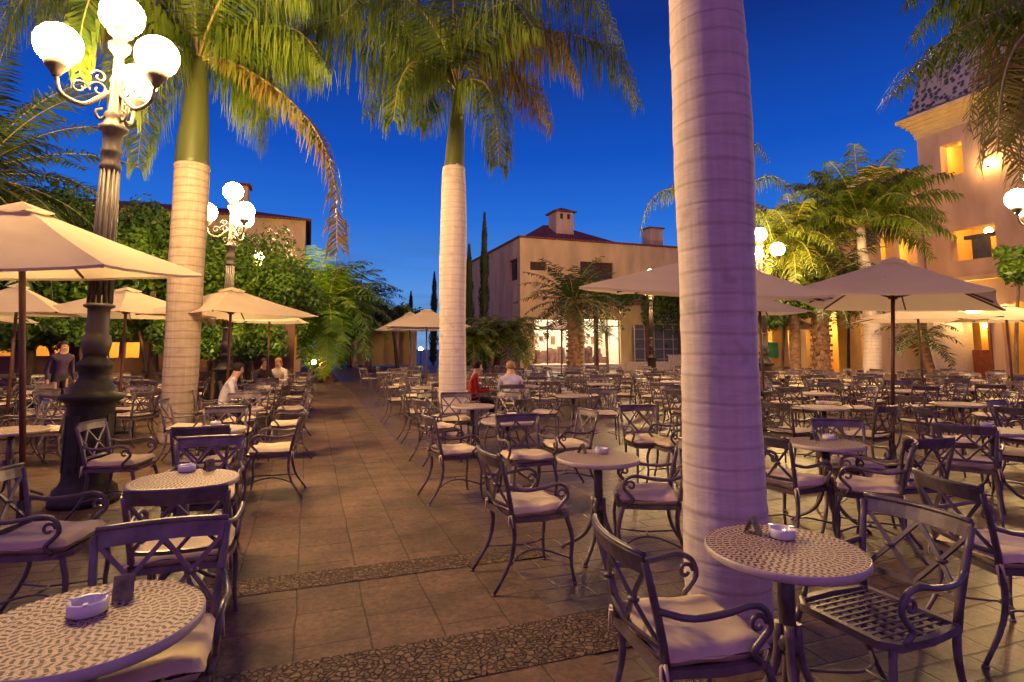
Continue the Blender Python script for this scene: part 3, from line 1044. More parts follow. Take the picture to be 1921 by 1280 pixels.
# ================================================================== parasols
def parasol(name_label, loc, yaw, sx, sy, rim, rise, tx=0.0, ty=0.0, lod=0, base=True):
    t = thing('parasol', name_label, 'parasol', loc, 0, 'canvas parasols over the tables')
    q = Vector((0, 0, 1)).rotation_difference(Vector((tx, ty, 1)).normalized())
    t.rotation_mode = 'QUATERNION'
    from mathutils import Quaternion
    t.rotation_quaternion = q @ Quaternion((0, 0, 1), yaw)
    ap = Vector((0, 0, rim + rise))
    cs = [Vector((-sx / 2, -sy / 2, rim)), Vector((sx / 2, -sy / 2, rim)), Vector((sx / 2, sy / 2, rim)), Vector((-sx / 2, sy / 2, rim))]
    b = MB()
    n = 18 if lod == 0 else 6
    top = .10
    for i in range(4):
        A, B = cs[i], cs[(i + 1) % 4]
        def fn(a, c, A=A, B=B):
            w = top + (1 - top) * a
            e = A + (B - A) * c
            p = ap + (e - ap) * w
            s_ = 4 * c * (1 - c)
            p.z -= (.035 * s_ * (1 - abs(2 * a - 1.0) * .35) + .01 * math.sin(a * PI)) * (.25 + .75 * a)
            inw = (Vector((0, 0, p.z)) - p); inw.z = 0
            p += inw * (.035 * s_ * a)
            p.z += .014 * noise.noise(Vector((p.x * 2.2, p.y * 2.2, sx * 7))) + .006 * noise.noise(Vector((c * 14, a * 3, sx * 5))) * a
            return p
        b.grid(fn, n, n)
        sm = [Vector(fn(q / 8, 0)) + Vector((0, 0, .006)) for q in range(9)]
        if lod == 0:      # narrow hem turned down at the rim
            def hem(a, c, fn=fn):
                p = Vector(fn(1.0, a)); p.z -= .022 * c; return p
            b.grid(hem, n, 1)
    b.build('canopy', M_CANVAS, t)
    b = MB()
    for i in range(4):
        A, B = cs[i], cs[(i + 1) % 4]
        def fn(a, c, A=A, B=B):
            w = .005 + .15 * a
            e = A + (B - A) * c
            p = ap + (e - ap) * w + Vector((0, 0, .035))
            p.z -= .02 * 4 * c * (1 - c) * a
            p.z += .008 * math.sin(c * 9 + i) * a
            return p
        b.grid(fn, 3, 6)
    b.build('vent_cap', M_CANVAS, t)
    b = MB()
    b.tube([(0, 0, .02), (0, 0, rim + rise - .02)], .025, 10)
    b.build('pole', M_WOOD, t)
    b = MB()
    b.lathe([(.03, rim + .02), (.055, rim + .025), (.06, rim + .07), (.03, rim + .08)], 12)
    b.lathe([(.03, rim + rise - .09), (.05, rim + rise - .08), (.05, rim + rise - .045), (.028, rim + rise - .04)], 12)
    b.build('collar', M_WOOD, t)
    mids = [(cs[i] + cs[(i + 1) % 4]) / 2 for i in range(4)] if lod == 0 else []
    for c in cs + mids:
        b = MB()
        off = Vector((0, 0, -.03))
        d = c - ap
        e0 = ap + d * .05 + off
        e1 = ap + d * .985 + off * .8
        if c in mids: e1 = ap + d * .93 + off + Vector((0, 0, -.03)); e0 += Vector((0, 0, -.015))
        b.bar([e0, (e0 + e1) / 2 + Vector((0, 0, -.006)), e1], .016, .022)
        m_ = ap + d * .5 + off
        b.bar([Vector((0, 0, rim + .05)) + Vector((d.x, d.y, 0)).normalized() * .05, m_], .012, .016)
        b.build('rib', M_WOOD, t)
    if base:
        b = MB()
        b.lathe([(.24, 0), (.24, .05), (.2, .07), (.05, .08), (.04, .26), (.028, .27)], 20)
        b.build('base', M_IRON, t)
    return t
parasol('cream parasol filling the left photo edge beside the tall lamp post', (-4.167, 5.051, 0), .17, 2.223, 1.971, 2.215, .571, -.016, -.09)
parasol('mauve-toned parasol at right before the tower building', (5.086, 7.828, 0), -.747, 2.279, 2.094, 2.203, .581, .075, .005)
parasol('large rosy parasol passing behind the wide palm trunk', (2.069, 6.383, 0), -.471, 2.254, 2.137, 2.158, .428, .046, -.092)
def far_parasol(label, px, py_rim, width_px, drop=.6, yaw=.3, sz=None, rise=.5, tx=0, ty=0):
    Y = F * (drop) / (YH - py_rim)
    p = PV(px, py_rim, Y)
    s = sz or width_px * Y / F / 1.2
    parasol(label, (p.x, p.y, 0), yaw, s, s, H0 + drop, rise, tx, ty, 1)
far_parasol('tan parasol between the tall lamp post and left palm trunk', 235, 592, 262, yaw=-.25, rise=.5)
far_parasol('tan parasol just right of the left palm trunk', 432, 592, 268, yaw=-.5, rise=.5)
far_parasol('tan parasol half hidden below the left edge parasol', 30, 588, 210, yaw=.4)
far_parasol('small tan parasol tip beyond the one right of the left trunk', 505, 604, 150, yaw=.2, rise=.42)
far_parasol('pale parasol behind the left pole at the left photo edge', -25, 604, 130, yaw=.1)
far_parasol('tan parasol behind the centre palm trunk', 800, 615, 178, yaw=.2, rise=.55)
far_parasol('tan parasol peeking out left of the one behind the centre palm', 768, 620, 120, yaw=.6, rise=.62)
far_parasol('small bright cream parasol between wide trunk and date palm', 1481, 618, 104, drop=.7, yaw=.2, rise=.5)
far_parasol('yellow-lit wide parasol under the mauve right parasol', 1722, 601, 250, drop=.62, yaw=-.5, rise=.3)
far_parasol('yellow-lit parasol cut by the right photo edge', 1888, 602, 170, drop=.6, yaw=-.2, rise=.35)
far_parasol('rosy parasol just right of the wide trunk, below the large one', 1425, 588, 150, drop=.6, yaw=.2, rise=.3)
far_parasol('small mauve parasol in front of the lit shop window', 1052, 618, 88, drop=1.0, yaw=.3, rise=.5)

# ================================================================== street lamps
def lamp_post(label, base_px, pole_top_px, Y, ang0, lod=0, arms=3, R=.52):
    p0 = PV(base_px[0], base_px[1], Y)
    p1 = PV(pole_top_px[0], pole_top_px[1], Y)
    loc = Vector((p0.x, p0.y, 0))
    t = thing('street_lamp', label, 'street lamp', loc, 0, 'globe street lamps on the plaza')
    lean = (p1.x - p0.x) / max(.5, (p1.z - 0))
    t.rotation_euler = (0, lean * .7, 0)
    n = 24 if lod == 0 else 12
    b = MB()
    b.lathe([(.40, 0), (.40, .06), (.37, .09), (.36, .15), (.30, .19), (.275, .24), (.27, .95), (.285, .98), (.30, 1.0), (.36, 1.03), (.38, 1.06), (.37, 1.08), (.27, 1.10), (.255, 1.16),
             (.19, 1.22), (.17, 1.26), (.18, 1.32), (.21, 1.36), (.21, 1.40), (.15, 1.44), (.13, 1.48)], 8 if False else n)
    if lod == 0:
        for i in range(8):     # raised panels round the pedestal
            a = i * PI / 4
            b.box((math.cos(a) * .262, math.sin(a) * .262, .6), (.03, .12, .56), rot=Matrix.Rotation(a, 3, 'Z'))
    b.v = [(x * .76, y * .76, z) for x, y, z in b.v]
    b.build('base', M_IRON, t)
    b = MB()
    b.lathe([(.10, 1.48), (.12, 1.52), (.135, 1.6), (.12, 1.68), (.10, 1.70), (.11, 1.74), (.1, 1.78), (.098, 1.9), (.1, 1.96), (.14, 1.98), (.14, 2.0), (.1, 2.02), (.095, 2.1)], n)
    for i in range(12):
        a = i * PI / 6
        b.tube([(math.cos(a) * .095, math.sin(a) * .095, 2.02), (math.cos(a) * .075, math.sin(a) * .075, 3.45)], [.022, .018], 5)
    b.lathe([(.093, 2.02), (.07, 3.45)], n)
    b.lathe([(.09, 3.44), (.1, 3.47), (.1, 3.5), (.085, 3.53), (.085, 3.6), (.1, 3.63), (.1, 3.66), (.085, 3.7), (.095, 3.84), (.13, 3.88), (.14, 3.92), (.1, 3.95), (.085, 4.02), (.1, 4.06), (.07, 4.1),
             (.06, 4.4), (.07, 4.44), (.05, 4.5), (.045, 4.72), (.07, 4.76), (.1, 4.8), (.11, 4.86), (.06, 4.87)], n)
    b.build('shaft', M_LAMPSHAFT, t)
    def globe(par, c, r):
        b = MB()
        b.sphere((0, 0, 0), r, 14, 9)
        b.build('globe', M_GLOBE, par, c)
    g = MB(); g.lathe([(.05, 4.86), (.07, 4.94), (.12, 4.98), (.14, 5.05)], n)
    h_ = g.build('top_holder', M_LAMPSHAFT, t)
    globe(t, (0, 0, 5.2), .22)
    for i in range(arms):
        a = ang0 + i * 2 * PI / arms
        d = Vector((math.cos(a), math.sin(a), 0)); z = Vector((0, 0, 1))
        b = MB()
        b.tube(spline([d * .06 + z * 4.30, d * .14 + z * 4.22, d * (R * .55) + z * 4.10, d * (R * .9) + z * 4.16, d * R + z * 4.34], 14), [.028 - .008 * k / 14 for k in range(15)], 7)
        for cx, cz, r0, sg in ((R * .3, 4.3, .09, 1), (R * .62, 4.27, .085, -1), (.16, 4.44, .075, 1)):      # iron scrollwork
            b.tube([d * (cx + sg * math.cos(w * .55) * r0 * (1 - w * .06)) + z * (cz + math.sin(w * .55) * r0 * (1 - w * .06)) for w in range(14)], .011, 5)
        b.tube(spline([d * .07 + z * 4.05, d * .13 + z * 3.98, d * .17 + z * 4.06, d * .11 + z * 4.1], 8), .016, 5)
        b.lathe([(.03, 4.32), (.05, 4.36), (.10, 4.42), (.12, 4.47), (.1, 4.475)], 14, d * R)
        ar = b.build('arm', M_LAMPSHAFT, t)
        globe(ar, d * R + z * 4.66, .215)
    return t
# arms seen from the camera: one to the left, one towards us right, one away right
vr = math.radians(35)
per, tow = Vector((math.cos(vr), math.sin(vr), 0)), Vector((math.sin(vr), -math.cos(vr), 0))
dl = per * -.54 + tow * .1
lamp_post('tall lamp post with white globes above the left parasol', (158, 930), (229, 45), 5.95, math.atan2(dl.y, dl.x))
lamp_post('lamp post with globes right of the left palm trunk', (424, 700), (435, 365), 13.1, math.radians(205), 1)
lamp_post('small lamp post with globes just right of the wide trunk', (1434, 700), (1426, 445), 18.2, math.radians(200), 1)
lamp_post('lamp post whose one globe shows at the right photo edge', (1956, 740), (1956, 330), 11.9, math.radians(190), 1)

lamp_post('lamp post whose globes glow through the bright green tree', (478, 690), (482, 500), 22.6, math.radians(195), 1)
lamp_post('lamp post under the large rosy parasol, before the shops', (1222, 690), (1221, 540), 28, math.radians(200), 1)
# ================================================================== palms
def frond(mb, pts, n=60, L=.6, hang=.6, wid=.03, seed=0, spread=.5, mat=0, rach=1, r0=.03, start=.14, tip=.35):
    rnd = random.Random(seed)
    P = spline(pts, n)
    mb.tube(P[::3] + ([P[-1]] if n % 3 else []), [max(.005, r0 * (1 - .85 * i / max(1, len(P[::3]) - 1))) for i in range(len(P[::3]) + (1 if n % 3 else 0))], 5, rach)
    Z = Vector((0, 0, 1))
    for i in range(1, n + 1):
        t = i / n
        if t < start: continue
        T = (P[min(i + 1, n)] - P[i - 1]).normalized()
        S = T.cross(Z)
        S = S.normalized() if S.length > .05 else T.orthogonal().normalized()
        U = S.cross(T)
        q = (t - start) / (1 - start)
        prof = min(1, .45 + q * 2.6) * (1 if q < .55 else 1 - (1 - tip) * (q - .55) / .45)
        for sd in (-1, 1):
            if rnd.random() < .05: continue
            l = L * prof * rnd.uniform(.8, 1.12)
            el = rnd.uniform(-spread, spread)
            D = (S * sd * math.cos(el) + U * math.sin(el) + T * rnd.uniform(.25, .6)).normalized()
            p0 = P[i] + T * rnd.uniform(-.02, .02)
            p1 = p0 + (D * (1 - hang * .35) + Vector((0, 0, -hang * .35))).normalized() * l * .45
            p2 = p1 + (D * (1 - hang) + Vector((0, 0, -hang)) + Vector((rnd.uniform(-.1, .1), rnd.uniform(-.1, .1), 0))).normalized() * l * .55
            w = T * (wid * .5)
            if abs((p2 - p0).normalized().dot(T)) > .9: w = S * (wid * .5)
            k = len(mb.v)
            mb.v += [tuple(p0 - w * .6), tuple(p0 + w * .6), tuple(p1 + w), tuple(p1 - w), tuple(p2 + w * .12), tuple(p2 - w * .12)]
            mb.face((k, k + 1, k + 2, k + 3), mat); mb.face((k + 3, k + 2, k + 4, k + 5), mat)
def arch(node, az, el, L, droop, k=6):
    """points of an arching midrib; az in degrees from +X (right) towards +Y (away)"""
    d = Vector((math.cos(math.radians(az)), math.sin(math.radians(az)), 0))
    p = Vector(node)
    out = [p.copy()]
    for i in range(k):
        e = math.radians(el - droop * ((i + .3) / k) ** 1.2)
        p = p + (d * math.cos(e) + Vector((0, 0, math.sin(e)))) * (L / k)
        out.append(p.copy())
    return out
def trunk_from_px(prof, Y, ground=True):
    """prof: list of (y, x_left, x_right) pixel rows, bottom first"""
    out = []
    for y, a, b in prof:
        pa, pb = PV(a, y, Y), PV(b, y, Y)
        out.append(((pa + pb) / 2, (pb - pa).length / 2))
    if ground: out[0][0].z = min(out[0][0].z, 0)
    return out
def smooth_trunk(prof, Y, steps, wob=0.0, seed=0, ground=True):
    T = trunk_from_px(prof, Y, ground)
    C = spline([c for c, r in T], steps)
    Rr = [v.x for v in spline([Vector((r, 0, 0)) for c, r in T], steps)]
    rnd = random.Random(seed)
    if wob: Rr = [r * (1 + rnd.uniform(-wob, wob)) for r in Rr]
    return C, Rr
def royal_palm(label, prof, shaft, Y, fronds, steps=60, ring=1.5, mats=None, group='royal palms of the plaza', fine=False):
    C, Rr = smooth_trunk(prof, Y, steps, .012, 3)
    root = C[0].copy(); root.z = 0
    t = thing('royal_palm', label, 'palm tree', root, 0, group)
    b = MB()
    b.tube([c - root for c in C], Rr, 26)
    # ragged collar where the last leaf base tore off
    b.lathe([(Rr[-1] * 1.0, -.02), (Rr[-1] * 1.07, .0), (Rr[-1] * 1.02, .05)], 22, C[-1] - root) if shaft else None
    b.build('trunk', M_TRUNK_FINE if fine else M_TRUNK, t)
    if shaft:
        C2, R2 = smooth_trunk(shaft, Y, 16, ground=False)
        C2[0] = C[-1].copy()
        b = MB()
        b.tube([c - root for c in C2], R2, 18)
        b.build('crownshaft', M_SHAFTGREEN, t)
        node = C2[-1] - root
    else:
        node = C[-1] - root
    for i, fr in enumerate(fronds):
        b = MB()
        kw = dict(n=165, L=1.12, hang=.9, wid=.032, seed=i * 7 + int(Y * 10))
        kw.update(fr.get('kw', {}))
        if 'px' in fr:
            Yn = (node + root).y
            pts = [node - Vector((0, 0, .03))] + [PV(x, y, Yn + dy) - root for x, y, dy in fr['px'][1:]]
        else:
            pts = arch(node, *fr['arch'])
        frond(b, pts, **kw)
        dry = fr.get('dry', 0)
        o = b.build('frond', [M_FROND_DRY if dry else M_FROND, M_RACHIS], t)
        if dry: o['label'] = 'browning frond'
    return t
# wide trunk in the foreground (its crown is above the picture)
def ring_fill(k, el0, el1, len_, droop, az0=0, **kw):
    return [dict(arch=(az0 + 360 / k * i + random.uniform(-14, 14), random.uniform(el0, el1), len_ * random.uniform(.88, 1.08), droop * random.uniform(.85, 1.15)), kw=kw) for i in range(k)]
royal_palm('wide pale royal palm trunk standing right of centre in the foreground',
           [(1150, 1288, 1446), (1060, 1285, 1440), (980, 1284, 1436), (900, 1283, 1430), (700, 1280, 1418), (500, 1275, 1412), (300, 1266, 1408), (150, 1262, 1400), (0, 1256, 1388), (-400, 1246, 1360), (-700, 1248, 1340)],
           [(-700, 1252, 1336), (-900, 1256, 1325), (-1050, 1268, 1310)], 3.37,
           ring_fill(9, 10, 60, 2.6, 80, n=50, L=.55), steps=90)
# centre palm
ND2 = (857, 165)
c_fr = [dict(px=[ND2, (800, 105, -.15), (720, 52, -.35), (630, 38, -.55), (560, 62, -.7), (515, 140, -.8)], kw=dict(n=190, L=1.5, tip=.75, start=.1)),
        dict(px=[ND2, (815, 110, .5), (765, 95, .9), (715, 130, 1.2), (690, 215, 1.4)]),
        dict(px=[ND2, (820, 130, -.5), (775, 118, -.9), (748, 160, -1.1), (738, 225, -1.2)]),
        dict(px=[ND2, (905, 105, -.2), (975, 58, -.45), (1045, 72, -.6), (1085, 150, -.7)], dry=1),
        dict(px=[ND2, (925, 95, .3), (1010, 60, .6), (1110, 75, .9), (1165, 120, 1.0), (1195, 195, 1.1)]),
        dict(px=[ND2, (885, 150, -.4), (915, 165, -.8), (930, 230, -.9), (935, 310, -.95)]),
        dict(px=[ND2, (895, 140, .5), (950, 130, .9), (1000, 170, 1.1), (1030, 235, 1.2)], dry=1),
        dict(px=[ND2, (853, 80, -.1), (849, -20, -.3), (853, -120, -.7), (880, -190, -1.2)]),
        dict(px=[ND2, (835, 90, .4), (790, 10, .9), (710, -30, 1.4), (640, -10, 1.8), (590, 60, 2.0)]),
        dict(px=[ND2, (890, 80, .4), (950, 5, .8), (1040, -25, 1.2), (1120, 10, 1.5), (1160, 90, 1.7)]),
        dict(px=[ND2, (870, 85, .7), (900, 10, 1.5), (960, -20, 2.4), (1010, 40, 3.0)]),
        dict(px=[ND2, (840, 100, .7), (800, 50, 1.5), (755, 45, 2.2), (720, 110, 2.8)]),
        dict(px=[ND2, (868, 100, -.6), (905, 30, -1.4), (960, 5, -2.0), (1000, 50, -2.4)]),
        dict(px=[ND2, (835, 90, -.6), (780, 10, -1.4), (700, -20, -2.0), (640, 30, -2.4)]),
        dict(px=[ND2, (850, 60, .3), (870, -60, .8), (930, -120, 1.4)]),
        dict(px=[ND2, (842, 140, .6), (820, 150, 1.1), (795, 190, 1.4), (785, 235, 1.5)])]
royal_palm('slim royal palm with green crown shaft in the photo centre',
           [(815, 820, 876), (780, 822, 875), (700, 823, 874), (600, 824, 873), (500, 824, 874), (420, 826, 875), (330, 829, 872), (320, 831, 871)],
           [(322, 833, 870), (280, 836, 871), (240, 841, 871), (200, 846, 870), (168, 851, 868)], 10.6, c_fr)
# left palm
c_fr += [dict(px=[ND2, (805, 120, .2), (735, 72, .4), (655, 62, .6), (600, 100, .7), (565, 175, .8)], kw=dict(n=180, L=1.4, tip=.75)),
         dict(px=[ND2, (795, 85, -.4), (700, 25, -.9), (600, 0, -1.3), (530, 20, -1.6)]),
         dict(px=[ND2, (810, 60, .8), (740, -10, 1.6), (650, -30, 2.2), (580, 10, 2.6)]),
         dict(px=[ND2, (905, 70, .8), (980, 0, 1.5), (1070, -10, 2.0), (1140, 40, 2.4), (1170, 120, 2.6)]),
         dict(px=[ND2, (900, 100, -.3), (965, 75, -.6), (1030, 100, -.8), (1060, 170, -.9)]),
         dict(px=[ND2, (870, 70, .3), (890, -30, .8), (930, -100, 1.4), (1000, -110, 2.0), (1060, -60, 2.5)]),
         dict(px=[ND2, (845, 70, .2), (820, -30, .6), (770, -100, 1.1), (690, -110, 1.6), (620, -60, 2.0)]),
         dict(px=[ND2, (830, 125, .9), (790, 115, 1.6), (755, 150, 2.2), (735, 220, 2.5)]),
         dict(px=[ND2, (885, 125, .9), (935, 110, 1.7), (985, 150, 2.3), (1010, 220, 2.6)])]
ND3 = (371, 108)
l_fr = [dict(px=[ND3, (410, 110, -.2), (470, 135, -.4), (545, 190, -.5), (600, 260, -.6), (628, 350, -.6), (632, 470, -.6)], dry=1, kw=dict(L=.6, n=190, wid=.045, tip=.8, hang=.8)),
        dict(px=[ND3, (420, 80, -.3), (490, 50, -.7), (560, 60, -1.0), (610, 120, -1.2)]),
        dict(px=[ND3, (410, 118, .4), (455, 140, .7), (480, 190, .9), (492, 270, 1.0)]),
        dict(px=[ND3, (425, 60, .3), (500, 5, .8), (580, -10, 1.3), (640, 30, 1.7)]),
        dict(px=[ND3, (330, 110, .4), (290, 140, .8), (268, 210, 1.0), (258, 310, 1.1)]),
        dict(px=[ND3, (330, 60, -.6), (260, 0, -1.4), (190, -30, -2.2), (155, 40, -2.6), (150, 140, -2.7)], kw=dict(wid=.06, L=.7)),
        dict(px=[ND3, (320, 80, .2), (250, 30, .5), (180, 30, .8), (130, 110, 1.0)], dry=1),
        dict(px=[ND3, (310, 55, .6), (220, -20, 1.2), (110, -40, 1.8), (20, 10, 2.3), (-20, 90, 2.6)]),
        dict(px=[ND3, (365, 20, -.2), (355, -90, -.6), (340, -160, -1.2)]),
        dict(px=[ND3, (400, 30, .4), (450, -60, .9), (520, -90, 1.5), (590, -50, 2.0)]),
        dict(px=[ND3, (395, 40, -.7), (440, -40, -1.5), (510, -60, -2.2), (560, -10, -2.7)]),
        dict(px=[ND3, (345, 30, .7), (300, -60, 1.5), (230, -80, 2.3)]),
        dict(px=[ND3, (400, 70, .9), (450, 40, 1.9), (490, 60, 2.7), (510, 130, 3.1)]),
        dict(px=[ND3, (330, 40, -.3), (250, -50, -.8), (140, -70, -1.2), (50, -10, -1.5), (10, 60, -1.6)])]
l_fr += [dict(px=[ND3, (430, 75, .2), (500, 55, .4), (560, 85, .6), (600, 150, .7)]),
         dict(px=[ND3, (420, 40, -.2), (490, -30, -.5), (580, -50, -.8), (660, -10, -1.0)]),
         dict(px=[ND3, (415, 95, .8), (455, 100, 1.5), (490, 150, 2.0), (505, 220, 2.3)]),
         dict(px=[ND3, (320, 70, 1.0), (270, 50, 1.9), (225, 80, 2.6), (200, 150, 3.0)]),
         dict(px=[ND3, (310, 45, .3), (220, -10, .7), (130, 0, 1.0), (70, 70, 1.2)]),
         dict(px=[ND3, (330, 85, -.5), (285, 75, -1.0), (250, 120, -1.3), (240, 210, -1.4)]),
         dict(px=[ND3, (385, 20, .3), (420, -70, .8), (490, -110, 1.3)])]
royal_palm('royal palm with sharply ringed trunk left of the walkway',
           [(826, 297, 364), (790, 302, 362), (700, 309, 369), (600, 315, 374), (500, 319, 379), (400, 326, 386), (330, 330, 389), (316, 331, 389)],
           [(316, 330, 389), (270, 334, 389), (220, 342, 389), (160, 350, 388), (112, 355, 386)], 9.75, l_fr, fine=True)
# palm outside the right edge whose fronds hang in
ND4 = (2010, 60)
r_fr = [dict(px=[ND4, (1940, 10, .1), (1840, 35, .2), (1745, 95, .3), (1672, 175, .3)], kw=dict(hang=.5)),
        dict(px=[ND4, (1950, 20, .6), (1890, 30, 1.0), (1840, 110, 1.3), (1815, 240, 1.4)], dry=1),
        dict(px=[ND4, (1960, 50, -.3), (1910, 80, -.6), (1880, 160, -.8), (1870, 280, -.9)], dry=1),
        dict(px=[ND4, (1965, 70, .8), (1925, 110, 1.2), (1900, 200, 1.4), (1895, 300, 1.4)]),
        dict(px=[ND4, (1940, -30, .5), (1850, -50, .9), (1770, -10, 1.2), (1710, 70, 1.3)]),
        dict(px=[ND4, (1950, 0, .3), (1870, -20, .6), (1800, 20, .9), (1765, 120, 1.0)]),
        dict(px=[ND4, (1955, 60, .3), (1890, 100, .6), (1850, 190, .8), (1835, 310, .9)]),
        dict(px=[ND4, (1970, 90, .4), (1930, 150, .7), (1915, 250, .9), (1912, 340, .9)], dry=1),
        dict(px=[ND4, (1935, -60, .3), (1840, -100, .5), (1760, -70, .7), (1700, 0, .8)]),
        dict(px=[ND4, (1980, 120, .2), (1955, 200, .4), (1945, 300, .5)]),
        dict(px=[ND4, (2060, 20, -.2), (2130, 60, -.4), (2170, 170, -.5)]),
        dict(px=[ND4, (2050, -20, .8), (2120, -40, 1.4), (2190, 20, 1.8)]),
        dict(px=[ND4, (2020, -60, .2), (2000, -160, .3), (1950, -210, .5)])]
for q_ in r_fr: q_.setdefault('kw', {}); q_['kw'] = dict(dict(n=105, L=.85, hang=.75), **q_['kw'])
royal_palm('royal palm beyond the right photo edge with fronds hanging into view',
           [(1000, 2018, 2075), (700, 2010, 2064), (400, 2002, 2052), (230, 1998, 2046)], [(230, 1998, 2046), (150, 2000, 2038), (70, 2003, 2026)], 6.9, r_fr)
# palm in the middle distance at right, lit green
ND5 = (1612, 420)
m_fr = []
for i in range(44):
    az = i * 137.5
    m_fr.append(dict(arch=(az, 12 + 74 * (i + .5) / 44, random.uniform(2.6, 3.3), random.uniform(60, 88)), kw=dict(n=60, L=.85, hang=.55, wid=.055)))
royal_palm('leafy palm lit green between the wide trunk and the tower building',
           [(735, 1619, 1654), (700, 1620, 1652), (610, 1621, 1650), (520, 1614, 1637), (470, 1609, 1625), (428, 1606, 1621)], None, 19.5, m_fr, steps=30)
# palm mostly hidden behind the wide trunk
h_fr = [dict(px=[(1345, 400), (1300, 365, -.5), (1250, 355, -.8), (1215, 385, -1.0), (1200, 440, -1.0)], kw=dict(n=40, L=.7, wid=.05)),
        dict(px=[(1345, 400), (1310, 340, .6), (1270, 340, 1.1), (1240, 390, 1.5)], kw=dict(n=40, L=.7, wid=.05)),
        dict(px=[(1345, 400), (1385, 320, .4), (1410, 270, .8), (1440, 300, 1.1)], kw=dict(n=40, L=.7, wid=.05)),
        dict(px=[(1345, 400), (1400, 350, -.4), (1450, 330, -.8), (1495, 370, -1.1), (1510, 430, -1.2)], kw=dict(n=40, L=.7, wid=.05)),
        dict(px=[(1345, 400), (1400, 390, -.9), (1430, 400, -1.5), (1450, 450, -1.9)], kw=dict(n=40, L=.7, wid=.05)),
        dict(px=[(1345, 400), (1340, 320, .1), (1330, 280, .6)], kw=dict(n=40, L=.7, wid=.05))]
royal_palm('palm hidden behind the wide trunk with fronds showing both sides',
           [(735, 1340, 1366), (600, 1338, 1362), (480, 1340, 1358), (405, 1338, 1352)], None, 21, h_fr, steps=20)

def date_palm(label, px_base, px_node, Y, rtrunk, L, nf, el=(10, 80), droop=75, lf=.42, trunk_mat_=None, wid=.035, n=36, name='date_palm', cat='palm tree', mat_=None, hang=.25):
    p0, p1 = PV(px_base[0], px_base[1], Y), PV(px_node[0], px_node[1], Y)
    root = Vector((p0.x, p0.y, 0))
    t = thing(name, label, cat, root, 0, None)
    node = p1 - root
    b = MB()
    k = 10
    C = [Vector((node.x * i / k, 0, node.z * i / k)) for i in range(k + 1)]
    b.tube(C, [rtrunk * (1.12 if i == 0 else .92 + .07 * (i % 2) + (.12 if i > k - 3 else 0)) for i in range(k + 1)], 12)
    for i in range(int(90 if rtrunk > .2 else 0)):      # stubs of cut leaf bases
        a, h = i * 2.4, node.z * (i + 1) / 92
        d = Vector((math.cos(a), math.sin(a), 0))
        c = Vector((node.x * h / node.z, 0, h)) + d * rtrunk * .95
        b.box(c, (.16, .12, .1), rot=Matrix.Rotation(a, 3, 'Z'))
    b.build('trunk', trunk_mat_ or M_ROUGHTRUNK, t)
    rnd = random.Random(int(px_base[0]))
    b = MB()
    for i in range(nf):
        e = el[0] + (el[1] - el[0]) * ((i + .5) / nf)
        frond(b, arch(node, i * 137.5 + rnd.uniform(-10, 10), e, L * rnd.uniform(.85, 1.1), droop * rnd.uniform(.8, 1.2)), n=n, L=lf, hang=hang, wid=wid, seed=i, spread=.35, r0=.025, start=.1)
    b.build('crown', [mat_ or M_FROND_DARK, M_RACHIS], t)
    return t
date_palm('date palm with thick rough trunk between wide trunk and tower building', (1541, 705), (1537, 535), 20.2, .29, 2.6, 44, (-25, 82), 55, .5, wid=.05)
date_palm('low date palm with thick reddish trunk in front of the lit shops', (1078, 715), (1076, 570), 23.5, .28, 2.45, 40, (-20, 80), 65, .5, wid=.05)
date_palm('tiny young palm in a pot before the right lit shop window', (1140, 692), (1137, 625), 35, .09, .9, 14, (-5, 70), 60, .3, wid=.03, n=18)
date_palm('bushy wide palm left of the lit shops', (925, 694), (942, 622), 27, .17, 2.3, 44, (-25, 50), 80, .6, wid=.06, mat_=M_FROND)
date_palm('second bushy palm nearer the centre palm, before the ochre corner', (893, 694), (886, 632), 25.5, .13, 1.6, 30, (-25, 50), 80, .5, wid=.06, mat_=M_FROND)
date_palm('large shining palm with drooping fronds at the walkway\'s end', (612, 692), (614, 572), 26, .26, 3.3, 60, (-50, 85), 75, .85, wid=.08, n=40, mat_=M_LEAF)
date_palm('dark loose palm against the sky beyond the walkway\'s end', (690, 690), (690, 565), 38, .2, 2.9, 34, (-20, 70), 80, .8, wid=.09, n=20)
date_palm('feathery date palm at the left photo edge above the parasol', (-55, 760), (-50, 330), 12.5, .3, 3.4, 46, (-45, 80), 55, .55, wid=.05, n=64)
date_palm('short leaning palm before the arcade wall at right', (1758, 712), (1728, 632), 18.5, .13, 1.3, 12, (-20, 60), 80, .4, wid=.05, n=20)

